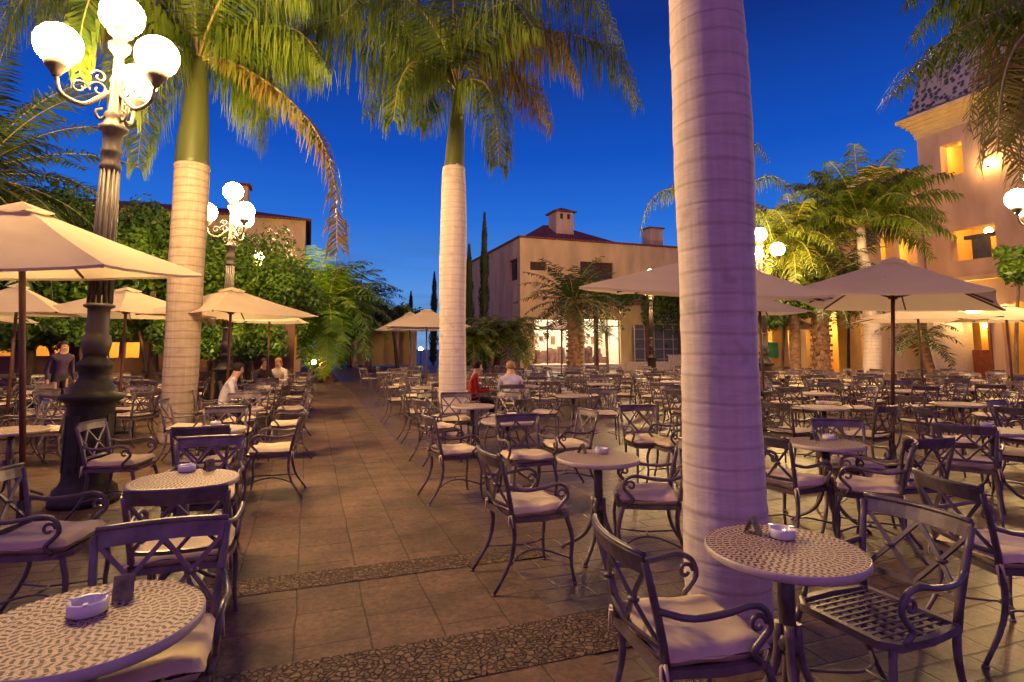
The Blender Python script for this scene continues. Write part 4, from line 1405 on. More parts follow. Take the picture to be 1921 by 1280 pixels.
# ---- broad-leaved trees and cypresses
def leaf_tree(label, px_base, Y, crown_px, r_px, n=3200, size=.13, mats=None, name='broadleaf_tree', clumps=34, trunk_r=.16, seed=1, depth=None):
    rnd = random.Random(seed)
    p0 = PV(px_base[0], px_base[1], Y)
    root = Vector((p0.x, p0.y, 0))
    t = thing(name, label, 'tree', root)
    c = PV(crown_px[0], crown_px[1], Y) - root
    rx, rz = r_px[0] * Y / F, r_px[1] * Y / F
    ry = depth or rx
    cl = []
    for i in range(clumps):
        while True:
            d = Vector((rnd.uniform(-1, 1), rnd.uniform(-1, 1), rnd.uniform(-1, 1)))
            if .35 < d.length < 1: break
        cl.append(c + Vector((d.x * rx, d.y * ry, d.z * rz)))
    b = MB()
    sp = c - Vector((0, 0, rz * .7))
    if sp.z < .3: sp.z = .3
    b.tube(spline([(0, 0, 0), Vector((sp.x * .4, 0, sp.z * .5)), sp, c], 10), [trunk_r * (1 - .07 * i) for i in range(11)], 9)
    for q in cl[::3]:
        b.tube(spline([sp, (sp + q) / 2 + Vector((0, 0, .2)), q], 5), [trunk_r * .45, trunk_r * .38, trunk_r * .3, trunk_r * .2, trunk_r * .14, .015], 5)
    b.build('trunk', M_BARK, t)
    b = MB()
    per_ = n // clumps
    for q in cl:
        cr = rnd.uniform(.22, .42) * min(rx, rz, ry) * 1.2 + .12
        mi = 0 if rnd.random() < .6 else 1
        for i in range(per_):
            d = Vector((rnd.gauss(0, 1), rnd.gauss(0, 1), rnd.gauss(0, .8)))
            d = d.normalized() * cr * rnd.uniform(.45, 1.1)
            p = q + d
            nrm = (d.normalized() + Vector((rnd.uniform(-1, 1), rnd.uniform(-1, 1), rnd.uniform(-.3, 1)))).normalized()
            a = nrm.orthogonal().normalized()
            a = Matrix.Rotation(rnd.uniform(0, 6.28), 3, nrm) @ a
            e = nrm.cross(a)
            s = size * rnd.uniform(.6, 1.3)
            b.poly([p - a * s, p - e * s * .5, p + a * s, p + e * s * .5], mi)
    b.build('crown', mats or [M_LEAF, M_LEAF_DARK], t)
    return t
leaf_tree('bright green tree behind the left lamp globes', (470, 690), 19.6, (470, 515), (100, 68), 15000, .075, seed=4, clumps=60)
leaf_tree('bright leafy tree just right of the left trunk', (405, 690), 18.6, (398, 505), (58, 66), 9000, .07, seed=5, clumps=44)
leaf_tree('tree with pale blossoms left of the shining palm', (545, 690), 21, (535, 558), (60, 56), 9000, .075, [M_LEAF, M_LEAF_DARK], seed=6)
leaf_tree('dark tree behind the tall lamp post shaft', (200, 690), 17.5, (195, 500), (110, 85), 16000, .085, [M_LEAF_DARK, M_LEAF], seed=7)
leaf_tree('dark tree between lamp post and left trunk', (290, 690), 17.5, (290, 480), (60, 85), 10000, .085, [M_LEAF_DARK, M_LEAF], seed=8)
leaf_tree('dark tree above the left edge parasol', (60, 690), 16.5, (60, 440), (115, 100), 16000, .09, [M_LEAF_DARK, M_LEAF_DARK], seed=9)
leaf_tree('shrubby tree below the left parasols', (120, 690), 17, (90, 605), (120, 36), 8000, .08, [M_LEAF, M_LEAF_DARK], seed=10, clumps=26, trunk_r=.1, depth=1.0)
leaf_tree('leafy shrub right behind the left palm trunk', (345, 690), 16.5, (338, 632), (52, 30), 4200, .07, [M_LEAF_DARK, M_LEAF], seed=31, clumps=22, trunk_r=.06, depth=.8)
leaf_tree('leafy shrub under the parasol left of the second lamp post', (400, 690), 16.8, (402, 640), (44, 30), 3800, .07, [M_LEAF, M_LEAF_DARK], seed=32, clumps=20, trunk_r=.06, depth=.8)
leaf_tree('leafy shrub behind the tall lamp post shaft', (160, 690), 16.2, (150, 622), (60, 24), 4200, .07, [M_LEAF_DARK, M_LEAF], seed=33, clumps=22, trunk_r=.06, depth=.8)
leaf_tree('bright shrub beyond the seated people at left', (480, 690), 18.2, (470, 640), (60, 32), 5200, .07, [M_LEAF, M_LEAF_DARK], seed=34, clumps=26, trunk_r=.06, depth=.8)
leaf_tree('leafy shrub behind the left parasol pole', (20, 690), 15.8, (30, 622), (50, 26), 3600, .07, [M_LEAF_DARK, M_LEAF], seed=35, clumps=20, trunk_r=.06, depth=.8)
leaf_tree('lit shrub under the parasol right of the left trunk', (530, 690), 26, (520, 632), (38, 24), 1500, .1, [M_LEAF, M_LEAF_DARK], seed=12, clumps=14, trunk_r=.08)
leaf_tree('small tree under the parasols beyond the left trunk', (285, 690), 17.5, (262, 600), (75, 30), 5500, .075, [M_LEAF_DARK, M_LEAF], seed=13, clumps=16, trunk_r=.08)
leaf_tree('small dark tree left of the centre palm, above the tan parasols', (745, 690), 44, (735, 592), (55, 22), 2600, .2, [M_LEAF_DARK, M_LEAF], seed=14, depth=2)
leaf_tree('distant green tree along the walkway\'s end', (655, 690), 46, (652, 590), (50, 45), 3600, .2, [M_LEAF_DARK, M_LEAF], seed=15, depth=2)
leaf_tree('dark shrub below the amber-lit tree', (1465, 700), 20.8, (1470, 575), (60, 40), 3600, .1, [M_LEAF_DARK, M_LEAF], seed=21, clumps=22, trunk_r=.07)
leaf_tree('dark shrub between date palm and leafy palm', (1590, 700), 21.6, (1590, 540), (38, 50), 2600, .1, [M_LEAF_DARK, M_LEAF], seed=22, clumps=18, trunk_r=.07)
leaf_tree('balcony plant with round crown at the right photo edge', (1905, 735), 17.0, (1908, 495), (30, 36), 1400, .1, [M_LEAF, M_LEAF_DARK], seed=16, clumps=16, trunk_r=.07)
date_palm('amber-lit shaggy palm right of the small lamp post', (1492, 712), (1486, 452), 20.3, .2, 2.3, 46, (-50, 82), 70, .75, wid=.05, n=40, mat_=M_FROND_AMBER, hang=.6)
def cypress(label, px, y_top, y_bot, w_px, Y, seed):
    rnd = random.Random(seed)
    p0, p1 = PV(px, y_bot, Y), PV(px, y_top, Y)
    root = Vector((p0.x, p0.y, 0))
    t = thing('cypress_tree', label, 'tree', root)
    H, R = p1.z, w_px * Y / F / 2
    b = MB(); b.tube([(0, 0, 0), (0, 0, H * .5), (0, 0, H * .97)], [R * .35, R * .25, .02], 7); b.build('trunk', M_BARK, t)
    b = MB()
    for i in range(2200):
        h = rnd.random() ** .8
        r = R * (1 - h ** 3) * min(1, .6 + h * 3) * rnd.uniform(.55, 1.1) * (1 + .2 * math.sin(h * 30 + rnd.random()))
        a = rnd.uniform(0, 6.283)
        p = Vector((r * math.cos(a), r * math.sin(a), .25 + h * (H - .25)))
        d = Vector((math.cos(a) * .5, math.sin(a) * .5, 1)).normalized()
        e = d.cross(Vector((math.cos(a), math.sin(a), 0))).normalized()
        s = rnd.uniform(.12, .22)
        b.poly([p - d * s, p - e * s * .35, p + d * s, p + e * s * .35])
    b.build('crown', M_CYPRESS, t)
cypress('slim dark cypress touching the centre palm trunk', 878, 462, 690, 19, 34, 1)
cypress('taller slim cypress before the ochre house corner', 907, 402, 690, 20, 35, 2)
cypress('far cypress left of the centre palm, mid height', 812, 512, 690, 16, 52, 3)
cypress('small far cypress on the skyline left of the centre palm', 768, 548, 690, 14, 60, 4)

# ================================================================== buildings
def wall(mb, org, ud, length, z0, z1, openings=(), depth=.3, m=0, mr=None):
    """wall face from org along unit ud; openings (u0, u1, h0, h1, arched). The outside is to the right of ud when walking along it."""
    mr = m if mr is None else mr
    ud = Vector(ud)
    nrm = Vector((ud.y, -ud.x, 0))
    P = lambda u, h, d=0: Vector(org) + ud * u + Vector((0, 0, h)) - nrm * d
    us = sorted({0, length} | {o[0] for o in openings} | {o[1] for o in openings})
    hs = sorted({z0, z1} | {o[2] for o in openings} | {o[3] for o in openings})
    for i in range(len(us) - 1):
        for j in range(len(hs) - 1):
            uc, hc = (us[i] + us[i + 1]) / 2, (hs[j] + hs[j + 1]) / 2
            if any(o[0] < uc < o[1] and o[2] < hc < o[3] for o in openings): continue
            mb.poly([P(us[i], hs[j]), P(us[i + 1], hs[j]), P(us[i + 1], hs[j + 1]), P(us[i], hs[j + 1])], m)
    for o in openings:
        a, b, c, d = o[:4]
        arched = len(o) > 4 and o[4]
        if not arched:
            ring = [(a, c), (a, d), (b, d), (b, c)]
        else:
            r = (b - a) / 2
            k = 10
            arc = [((a + b) / 2 - r * math.cos(PI * q / k), d - r + r * math.sin(PI * q / k)) for q in range(k + 1)]
            ring = [(a, c)] + arc + [(b, c)]
            for q in range(k):
                u0, h0 = arc[q]; u1, h1 = arc[q + 1]
                cn = (a, d) if q < k / 2 else (b, d)
                mb.poly([P(u0, h0), P(u1, h1), P(*cn)], m)
        for q in range(len(ring)):
            (u0, h0), (u1, h1) = ring[q], ring[(q + 1) % len(ring)]
            mb.poly([P(u0, h0), P(u1, h1), P(u1, h1, depth), P(u0, h0, depth)], mr)
def plane(mb, org, ud, u0, u1, h0, h1, d, m=0):
    ud = Vector(ud); nrm = Vector((ud.y, -ud.x, 0))
    P = lambda u, h: Vector(org) + ud * u + Vector((0, 0, h)) - nrm * d
    mb.poly([P(u0, h0), P(u1, h0), P(u1, h1), P(u0, h1)], m)
def obox(mb, org, ud, u0, u1, h0, h1, d0, d1, m=0):      # box in a facade's frame, d measured inwards
    ud = Vector(ud); nrm = Vector((ud.y, -ud.x, 0))
    c = Vector(org) + ud * ((u0 + u1) / 2) + Vector((0, 0, (h0 + h1) / 2)) - nrm * ((d0 + d1) / 2)
    a = math.atan2(ud.y, ud.x)
    mb.box(c, (abs(u1 - u0), abs(d1 - d0), abs(h1 - h0)), m, Matrix.Rotation(a, 3, 'Z'))
M_SHOPWALL = mat('shop_wall', (.75, .68, .55), .8, .08, 3)
M_SHOPLIGHT = emit('shop_ceiling_light', (1.0, .88, .66), 16.0)
M_ROOMLIGHT = emit('warm_room_lamp', (1.0, .6, .17), 110.0)
M_GOODS = mat('shop_goods', (.4, .16, .09), .6, .8, 5, col2=(.05, .08, .12))
M_YELLOWWALL = mat('yellow_plaster', (.62, .38, .1), .9, .12, 2)
M_GREENPANEL = mat('green_panel', (.05, .35, .2), .4, .2, 4)
M_GLASS = mat('dark_pane', (.02, .03, .03), .12, .2, 3)
M_REDWOOD = mat('red_brown_wood', (.2, .05, .025), .5, .3, 6)

# ---- centre house (corner nearest to us at x = 975)
VC = None
cpt = PV(975, 450, 40.0)
cu, cv_ = W2L(Vector((cpt.x, cpt.y, 0)))
C0 = L2W(cu, cv_)
HC = onV(976, 446, cv_)[1]
house = thing('ochre_house', 'ochre two-storey house with pale chimney turret behind the centre palms', 'house', C0)
def Lc(p): return p - C0
def fu(x, y, v=cv_): 
    u, h = onV(x, y, v); return u - cu, h
def rect_v(x0, y0, x1, y1, v, u_org):
    a, h1 = onV(x0, y0, v); b_, h0 = onV(x1, y1, v)
    return (a - u_org, b_ - u_org, h0, h1)
fo = []
sh1 = (fu(1001, 640)[0], fu(1083, 640)[0], .35, fu(1040, 601)[1])
sh2 = (fu(1096, 640)[0], fu(1164, 640)[0], .35, fu(1130, 600)[1])
w1 = (fu(994, 490)[0], fu(1024, 490)[0], fu(1000, 507)[1], fu(1000, 491)[1])
w2 = (fu(1088, 490)[0], fu(1150, 490)[0], fu(1100, 528)[1], fu(1100, 491)[1])
lo_ = (fu(930, 640)[0],)
b = MB()
wall(b, (0, 0, 0), UD, 21, 0, HC, [sh1, sh2, w1, w2], .35)
lw = (onU(955, 500, cu)[0] - cv_, onU(970, 500, cu)[0] - cv_)
lv0, lv1 = sorted(lw)
hw1, hw0 = onU(962, 487, cu)[1], onU(962, 527, cu)[1]
ld = sorted((onU(943, 640, cu)[0] - cv_, onU(964, 640, cu)[0] - cv_))
ld2 = sorted((onU(922, 640, cu)[0] - cv_, onU(930, 640, cu)[0] - cv_))
LF = 18.0
def flip(a, b_, h0, h1): return (LF - b_, LF - a, h0, h1)
wall(b, VD * LF, -VD, LF, 0, HC, [flip(lv0, lv1, hw0, hw1), flip(ld[0], ld[1], .1, 3.0), flip(ld2[0], ld2[1], .1, 3.0)], .35)
wall(b, UD * 21 + VD * 0, VD, 18, 0, HC)
b.poly([Vector((0, 0, HC - .02)), UD * 21 + Vector((0, 0, HC - .02)), UD * 21 + VD * 18 + Vector((0, 0, HC - .02)), VD * 18 + Vector((0, 0, HC - .02))])
b.build('wall', M_STUCCO, house)
b = MB()      # parapet coping
obox(b, (0, 0, 0), UD, -.12, 21.1, HC, HC + .14, -.12, .35)
obox(b, VD * LF, -VD, .0, LF - .36, HC, HC + .14, -.12, .35)
b.build('coping', M_TILE, house)
b = MB()      # hipped roof with the turret chimney
e0, e1 = .7, fu(1195, 450, cv_ + 2)[0]
rb = [UD * .5 + VD * .6, UD * 9.0 + VD * .6, UD * 9.0 + VD * 9, UD * .5 + VD * 9]
zr = HC + .1
apx = [UD * 3.7 + VD * 4.5 + Vector((0, 0, HC + 2.1)), UD * 5.2 + VD * 4.5 + Vector((0, 0, HC + 2.1))]
up = Vector((0, 0, zr))
b.poly([rb[0] + up, rb[1] + up, apx[1], apx[0]]); b.poly([rb[2] + up, rb[3] + up, apx[0], apx[1]])
b.poly([rb[1] + up, rb[2] + up, apx[1]]); b.poly([rb[3] + up, rb[0] + up, apx[0]])
rf = b.build('roof', M_TILE, house)
cx0 = fu(1052, 420, cv_ + 3.2)[0]
b = MB()
ct = onV(1050, 402, cv_ + 3.2)[1]
ctr = UD * cx0 + VD * 3.2
Rz = Matrix.Rotation(ROT, 3, 'Z')
b.box(ctr + Vector((0, 0, (HC + ct) / 2)), (1.5, 1.5, ct - HC), 0, Rz)
b.box(ctr + Vector((0, 0, ct + .06)), (1.9, 1.9, .12), 1, Rz)
b.box(ctr + Vector((0, 0, ct + .3)), (1.7, 1.7, .36), 1, Rz, .15)
for s in (-.3, .3):
    b.box(ctr + UD * s - VD * .76 + Vector((0, 0, ct - .35)), (.24, .03, .4), 2, Rz)
b.build('chimney', [M_STUCCO_PALE, M_TILE, M_SHUTTER], rf)
cx1 = fu(1223, 440, cv_ + 3)[0]
b = MB()
ct2 = onV(1222, 432, cv_ + 3)[1]
b.box(UD * cx1 + VD * 3 + Vector((0, 0, (HC + ct2) / 2)), (1.25, 1.25, ct2 - HC), 0, Rz)
b.box(UD * cx1 + VD * 3 + Vector((0, 0, ct2 + .06)), (1.5, 1.5, .12), 1, Rz)
b.build('chimney', [M_STUCCO_PALE, M_TILE], rf)
for o, nm in ((w1, 'window'), (w2, 'window')):
    b = MB(); plane(b, (0, 0, 0), UD, o[0], o[1], o[2], o[3], .22)
    for k in range(1, 3): obox(b, (0, 0, 0), UD, o[0] + (o[1] - o[0]) * k / 3 - .04, o[0] + (o[1] - o[0]) * k / 3 + .04, o[2], o[3], .12, .2)
    b.build('window', M_SHUTTER, house)
b = MB(); plane(b, VD * LF, -VD, LF - lv1, LF - lv0, hw0, hw1, .22)
obox(b, VD * LF, -VD, LF - (lv0 + lv1) / 2 - .05, LF - (lv0 + lv1) / 2 + .05, hw0, hw1, .12, .2)
b.build('window', M_SHUTTER, house)
for o in (sh1, sh2):          # lit shop rooms
    b = MB()
    a, c, h0, h1 = o
    plane(b, (0, 0, 0), UD, a - .6, c + .6, h0, h1 + .3, 4.0, 0)
    for q in (a - .6, c + .6):
        p = UD * q
        b.poly([p + VD * .35 + Vector((0, 0, h0)), p + VD * 4 + Vector((0, 0, h0)), p + VD * 4 + Vector((0, 0, h1 + .3)), p + VD * .35 + Vector((0, 0, h1 + .3))], 0)
    for z_ in (h0, h1 + .3):
        b.poly([UD * (a - .6) + VD * .35 + Vector((0, 0, z_)), UD * (c + .6) + VD * .35 + Vector((0, 0, z_)), UD * (c + .6) + VD * 4 + Vector((0, 0, z_)), UD * (a - .6) + VD * 4 + Vector((0, 0, z_))], 0)
    ri = b.build('shop_room', M_SHOPWALL, house)
    b = MB(); obox(b, (0, 0, 0), UD, a + .3, c - .3, h1 + .12, h1 + .2, 1.0, 3.0); b.build('ceiling_lamp', M_SHOPLIGHT, ri)
    b = MB()
    rnd = random.Random(int(a * 100))
    for k in range(26):          # racks and display stands
        u_ = rnd.uniform(a + .2, c - .2); d_ = rnd.uniform(1.2, 3.4); w_ = rnd.uniform(.06, .22); h_ = rnd.uniform(.3, 1.35)
        obox(b, (0, 0, 0), UD, u_ - w_, u_ + w_, h0, h0 + h_, d_, d_ + .4)
    b.build('display_stand', M_GOODS, ri)
    b = MB()
    for k in range(7):
        u_ = a + .25 + (c - a - .5) * k / 6
        obox(b, (0, 0, 0), UD, u_ - .16, u_ + .16, h0 + 1.5 + .25 * (k % 3), h0 + 2.1 + .2 * (k % 2), 3.9, 3.96)
    b.build('wall_display', M_GOODS, ri)
    b = MB()
    for k in range(4): obox(b, (0, 0, 0), UD, a + (c - a) * k / 3 - .04, a + (c - a) * k / 3 + .04, h0, h1, .2, .28)
    obox(b, (0, 0, 0), UD, a, c, h1 - .5, h1 - .42, .285, .34)
    b.build('window_frame', M_SHUTTER, house)
for q0, q1 in (ld, ld2):
    b = MB()
    plane(b, VD * LF, -VD, LF - q1 - .2, LF - q0 + .2, .1, 3.1, 1.5)
    r_ = b.build('doorway', M_YELLOWWALL, house)
    b = MB(); b.sphere(VD * ((q0 + q1) / 2) + UD * .8 + Vector((0, 0, 2.75)), .13, 10, 7); b.build('ceiling_lamp', M_ROOMLIGHT, r_)
b = MB()      # entrance plinth / steps
obox(b, (0, 0, 0), UD, sh1[0] - .4, sh2[1] + .3, 0, .18, -1.6, 0); obox(b, (0, 0, 0), UD, sh1[0] - .4, sh2[1] + .3, .18, .34, -.8, 0)
b.build('step', M_STONE, house)

# pergola with vines, trellis screen and low white balustrade right of the shops
pg0 = fu(1090, 640)[0]; pg1 = pg0 + 10
pg = thing('pergola', 'dark pergola overgrown with vines right of the lit shops', 'pergola', C0)
b = MB()
hp = onV(1200, 545, cv_ - 2.2)[1]
for q in (pg0 + .1, pg0 + 4.3, pg0 + 7, pg0 + 9.8):
    obox(b, (0, 0, 0), UD, q - .12, q + .12, 0, hp, -2.2, -1.96)
for hh in (hp, hp - .9):
    obox(b, (0, 0, 0), UD, pg0 - .4, pg1, hh, hh + .12, -2.3, -2.1)
for k in range(12):
    q = pg0 + k * .85
    obox(b, (0, 0, 0), UD, q - .05, q + .05, hp + .12, hp + .24, -2.6, -.05)
b.build('frame', M_WOOD, pg)
b = MB()
rnd = random.Random(77)
for i in range(5200):
    u_ = rnd.uniform(pg0 - .3, pg1); k = rnd.random()
    lim = 1.0 + .8 * noise.noise(Vector((u_ * .8, 0, 1))) + (1.5 if u_ > pg0 + 3.8 else 0)
    h_ = hp + .3 - abs(rnd.gauss(0, .55)) * lim
    p = UD * u_ - VD * (2.3 + rnd.gauss(0, .25)) + Vector((0, 0, max(.8, h_)))
    n_ = Vector((rnd.uniform(-1, 1), rnd.uniform(-1, 1), rnd.uniform(-1, 1))).normalized()
    a_ = n_.orthogonal().normalized(); e_ = n_.cross(a_); s_ = rnd.uniform(.09, .2)
    b.poly([p - a_ * s_, p - e_ * s_ * .6, p + a_ * s_, p + e_ * s_ * .6], 0 if rnd.random() < .7 else 1)
b.build('vine', [M_LEAF_DARK, M_FROND], pg)
tr = thing('trellis_screen', 'dark blue-grey panelled screen with pale grid below the pergola', 'screen', C0)
t0, t1 = fu(1190, 640, cv_ - 1.5)[0], fu(1330, 640, cv_ - 1.5)[0]
b = MB(); obox(b, (0, 0, 0), UD, t0, t1, 0, 3.2, -1.5, -1.42); b.build('panel', M_GREY, tr)
b = MB()
for k in range(9): obox(b, (0, 0, 0), UD, t0 + (t1 - t0) * k / 8 - .02, t0 + (t1 - t0) * k / 8 + .02, 0, 3.2, -1.54, -1.5)
for k in range(1, 5): obox(b, (0, 0, 0), UD, t0, t1, k * .72 - .02, k * .72 + .02, -1.56, -1.54)
b.build('grid', M_STONE, tr)
bl = thing('balustrade', 'low pale pink slatted barrier before the trellis screen', 'barrier', C0)
b = MB()
va_ = -5.0
b0, b1 = fu(1165, 690, cv_ + va_)[0], fu(1300, 690, cv_ + va_)[0]
hb = onV(1200, 681, cv_ + va_)[1]
bm = fu(1252, 690, cv_ + va_)[0]
for k in range(46):
    q = b0 + (b1 - b0) * k / 46
    h_ = hb if q < bm else hb + .45
    obox(b, (0, 0, 0), UD, q, q + (b1 - b0) / 46 * .7, .08, h_, va_, va_ + .05)
b.build('slat', M_STONE, bl)
b = MB(); obox(b, (0, 0, 0), UD, b0, bm, hb, hb + .07, va_ - .02, va_ + .08); obox(b, (0, 0, 0), UD, bm + .002, b1, hb + .45, hb + .52, va_ - .02, va_ + .08); b.build('rail', M_STONE, bl)

# shallow basin reflecting the shop lights
M_WATER = mat('still_water', (.12, .17, .13), .04, .1, 2)
ba, bb = G(1092, 707), G(1166, 693)
ub0, vb0 = W2L(ba); ub1, vb1 = W2L(bb)
bs = thing('fountain_basin', 'shallow basin shining pale green in front of the shops', 'basin', L2W(ub0, vb0))
b = MB()
wu, wv_ = 3.0, 5.0
for (a, c, e, f_) in ((0, wu, 0, .2), (0, wu, wv_ - .2, wv_), (0, .2, .2, wv_ - .2), (wu - .2, wu, .2, wv_ - .2)):
    obox(b, (0, 0, 0), UD, a, c, 0, .18, -e, -f_)
b.build('rim', M_STONE, bs)
b = MB(); b.poly([UD * .2 + VD * .2 + Vector((0, 0, .12)), UD * (wu - .2) + VD * .2 + Vector((0, 0, .12)), UD * (wu - .2) + VD * (wv_ - .2) + Vector((0, 0, .12)), UD * .2 + VD * (wv_ - .2) + Vector((0, 0, .12))])
b.build('water', M_WATER, bs)

# ---- house behind the left trees
q = PV(573, 420, 37)
lu, lv = W2L(q)
L0 = L2W(lu, lv)
HL = onV(573, 413, lv)[1]
lh = thing('ochre_house', 'plain ochre house with dark tiled roof behind the left trees', 'house', L0)
b = MB()
wall(b, -UD * 40, UD, 40, 0, HL, [(36.2, 37.6, 5.2, 7.2), (30.5, 32.0, 5.2, 7.2)], .3)
wall(b, (0, 0, 0), VD, 10, 0, HL)
b.build('wall', M_STUCCO, lh)
b = MB()
ridge = HL + 1.5
eo = .35
z0 = Vector((0, 0, HL + .02))
E = [-UD * 40.5 - VD * eo, UD * eo - VD * eo, UD * eo + VD * 10, -UD * 40.5 + VD * 10]
rg = [-UD * 40.5 + VD * 5 + Vector((0, 0, ridge)), -UD * 4.5 + VD * 5 + Vector((0, 0, ridge))]
b.poly([E[0] + z0, E[1] + z0, rg[1], rg[0]]); b.poly([E[1] + z0, E[2] + z0, rg[1]]); b.poly([E[2] + z0, E[3] + z0, rg[0], rg[1]])
b.poly([E[0] + z0 - Vector((0, 0, .15)), E[1] + z0 - Vector((0, 0, .15)), E[1] + z0, E[0] + z0])
b.poly([E[1] + z0 - Vector((0, 0, .15)), E[2] + z0 - Vector((0, 0, .15)), E[2] + z0, E[1] + z0])
rf2 = b.build('roof', M_TILE, lh)
tu = onV(449, 370, lv + 2)[0] - lu
tt = onV(449, 352, lv + 2)[1]
b = MB(); b.box(UD * tu + VD * 2 + Vector((0, 0, (HL + tt) / 2)), (1.1, 1.1, tt - HL), 0, Rz); b.box(UD * tu + VD * 2 + Vector((0, 0, tt + .08)), (1.4, 1.4, .16), 1, Rz)
b.build('chimney', [M_STUCCO, M_TILE], rf2)
for o in ((36.2, 37.6, 5.2, 7.2), (30.5, 32.0, 5.2, 7.2)):
    b = MB(); plane(b, -UD * 40, UD, *o, .2); b.build('window', M_SHUTTER, lh)

# ---- low restaurant front glowing behind the left parasols
RV = 21.5
ru0, ru1 = onV(-260, 640, RV)[0], onV(372, 640, RV)[0]
r0 = L2W(ru0, RV)
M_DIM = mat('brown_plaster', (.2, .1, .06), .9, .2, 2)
rs = thing('restaurant_front', 'low restaurant front with glowing orange openings behind the left parasols', 'building', r0)
ops = []
for x0, x1, y0, y1 in ((-120, -40, 600, 672), (-10, 24, 606, 668), (60, 130, 640, 668), (194, 224, 642, 672), (232, 262, 642, 672), (279, 296, 614, 662), (300, 313, 614, 662), (386, 398, 632, 668)):
    a, c = onV(x0, 640, RV)[0] - ru0, onV(x1, 640, RV)[0] - ru0
    ops.append((a, min(c, ru1 - ru0 + 2), max(.3, onV(100, y1, RV)[1]), onV(100, y0, RV)[1]))
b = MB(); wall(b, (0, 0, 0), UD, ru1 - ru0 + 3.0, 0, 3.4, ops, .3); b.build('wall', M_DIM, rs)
b = MB(); obox(b, (0, 0, 0), UD, -.2, ru1 - ru0 + 3.2, 3.41, 3.55, -.5, 6); b.build('roof', M_TILE, rs)
b = MB(); plane(b, (0, 0, 0), UD, 0, ru1 - ru0 + 3, 0, 3.4, 3.2); ri = b.build('interior_wall', M_YELLOWWALL, rs)
for o in ops:
    b = MB(); c = UD * ((o[0] + o[1]) / 2) + VD * 1.6 + Vector((0, 0, 2.9)); b.sphere(c, .17, 10, 7); b.build('ceiling_lamp', M_ROOMLIGHT, ri)

# ---- tower building at right (facade runs along the walkway)
tw = PV(1722, 300, 25.5)
tu_, tv_ = W2L(tw)
T0 = L2W(tu_, tv_)
HT = onV(1716, 262, tv_)[1]
tower = thing('tower_building', 'rose stucco tower building with lit openings at the right photo edge', 'building', T0)
# facade local: walking from far (v = tv_) towards us
TF = -VD
def ft(x, y):
    v, h = onU(x, y, tu_); return tv_ - v, h
up_o = (ft(1764, 300)[0], ft(1806, 300)[0], ft(1785, 330)[1], ft(1785, 268)[1])
mid_o = (ft(1781, 450)[0], ft(1868, 450)[0], ft(1830, 486)[1], ft(1830, 424)[1])
low_o = (ft(1800, 650)[0], ft(1856, 650)[0], .2, ft(1830, 604)[1])
arc_o = (ft(1884, 650)[0], ft(1940, 650)[0], .1, 3.4, True)
LT = 14.0
TOPS = [up_o, mid_o, low_o, arc_o]
b = MB(); wall(b, (0, 0, 0), TF, LT, 0, HT, TOPS, .45)
wall(b, UD * 8, -UD, 8, 0, HT) if False else None
b.poly([Vector((0, 0, 0)), UD * 8, UD * 8 + Vector((0, 0, HT)), Vector((0, 0, HT))])
b.build('wall', M_PINK, tower)
b = MB()          # flared cornice: stacked, stepping outwards
for k in range(6):
    o_ = .06 + .5 * (k / 5) ** 1.7
    obox(b, (0, 0, 0), TF, -o_, LT, HT + k * .16 + .002, HT + (k + 1) * .16, -o_, .4)
b.build('cornice', M_STUCCO, tower)
b = MB()          # domed roof of patterned tiles, square in plan
zt = HT + .97
cd = UD * 4.6 - VD * 4.6
prof = [(1.12, 0), (1.05, .2), (1.01, .9), (.97, 1.7), (.91, 2.6), (.82, 3.5), (.7, 4.3), (.56, 5.0), (.4, 5.5), (.22, 5.8), (.04, 5.9)]
for i_ in range(4):
    d0 = Matrix.Rotation(ROT + i_ * PI / 2, 3, 'Z') @ Vector((1, 1, 0))
    d1 = Matrix.Rotation(ROT + (i_ + 1) * PI / 2, 3, 'Z') @ Vector((1, 1, 0))
    for (r0, z0_), (r1, z1_) in zip(prof[:-1], prof[1:]):
        b.poly([cd + d0 * 4.6 * r0 + Vector((0, 0, zt + z0_)), cd + d1 * 4.6 * r0 + Vector((0, 0, zt + z0_)), cd + d1 * 4.6 * r1 + Vector((0, 0, zt + z1_)), cd + d0 * 4.6 * r1 + Vector((0, 0, zt + z1_))])
b.build('roof', M_DOME, tower)
M_LITWALL = mat('amber_plaster', (.7, .45, .14), .9, .1, 2)
for i, o in enumerate(TOPS):          # lit rooms behind the openings
    b = MB()
    a, c, h0, h1 = o[:4]
    plane(b, (0, 0, 0), TF, a - .4, c + .4, h0 - .02, h1 + .3, 2.2)
    for q in (a - .4, c + .4):
        p = TF * q
        b.poly([p + UD * .45 + Vector((0, 0, h0 - .02)), p + UD * 2.2 + Vector((0, 0, h0 - .02)), p + UD * 2.2 + Vector((0, 0, h1 + .3)), p + UD * .45 + Vector((0, 0, h1 + .3))])
    for z_ in (h0 - .02, h1 + .3):
        b.poly([TF * (a - .4) + UD * .45 + Vector((0, 0, z_)), TF * (c + .4) + UD * .45 + Vector((0, 0, z_)), TF * (c + .4) + UD * 2.2 + Vector((0, 0, z_)), TF * (a - .4) + UD * 2.2 + Vector((0, 0, z_))])
    rm = b.build('lit_room', M_LITWALL, tower)
    b = MB(); b.sphere(TF * ((a + c) / 2) + UD * 1.1 + Vector((0, 0, h1 - .1)), .15, 10, 7); b.build('ceiling_lamp', M_ROOMLIGHT, rm)
b = MB()
a, c, h0, h1 = mid_o
obox(b, (0, 0, 0), TF, a + .25, a + (c - a) * .55, h0, h1 - .35, 1.0, 1.06); obox(b, (0, 0, 0), TF, a + .2, c - .2, h1 - .4, h1 - .25, .6, .8)
b.build('shutter', M_GREY, tower)
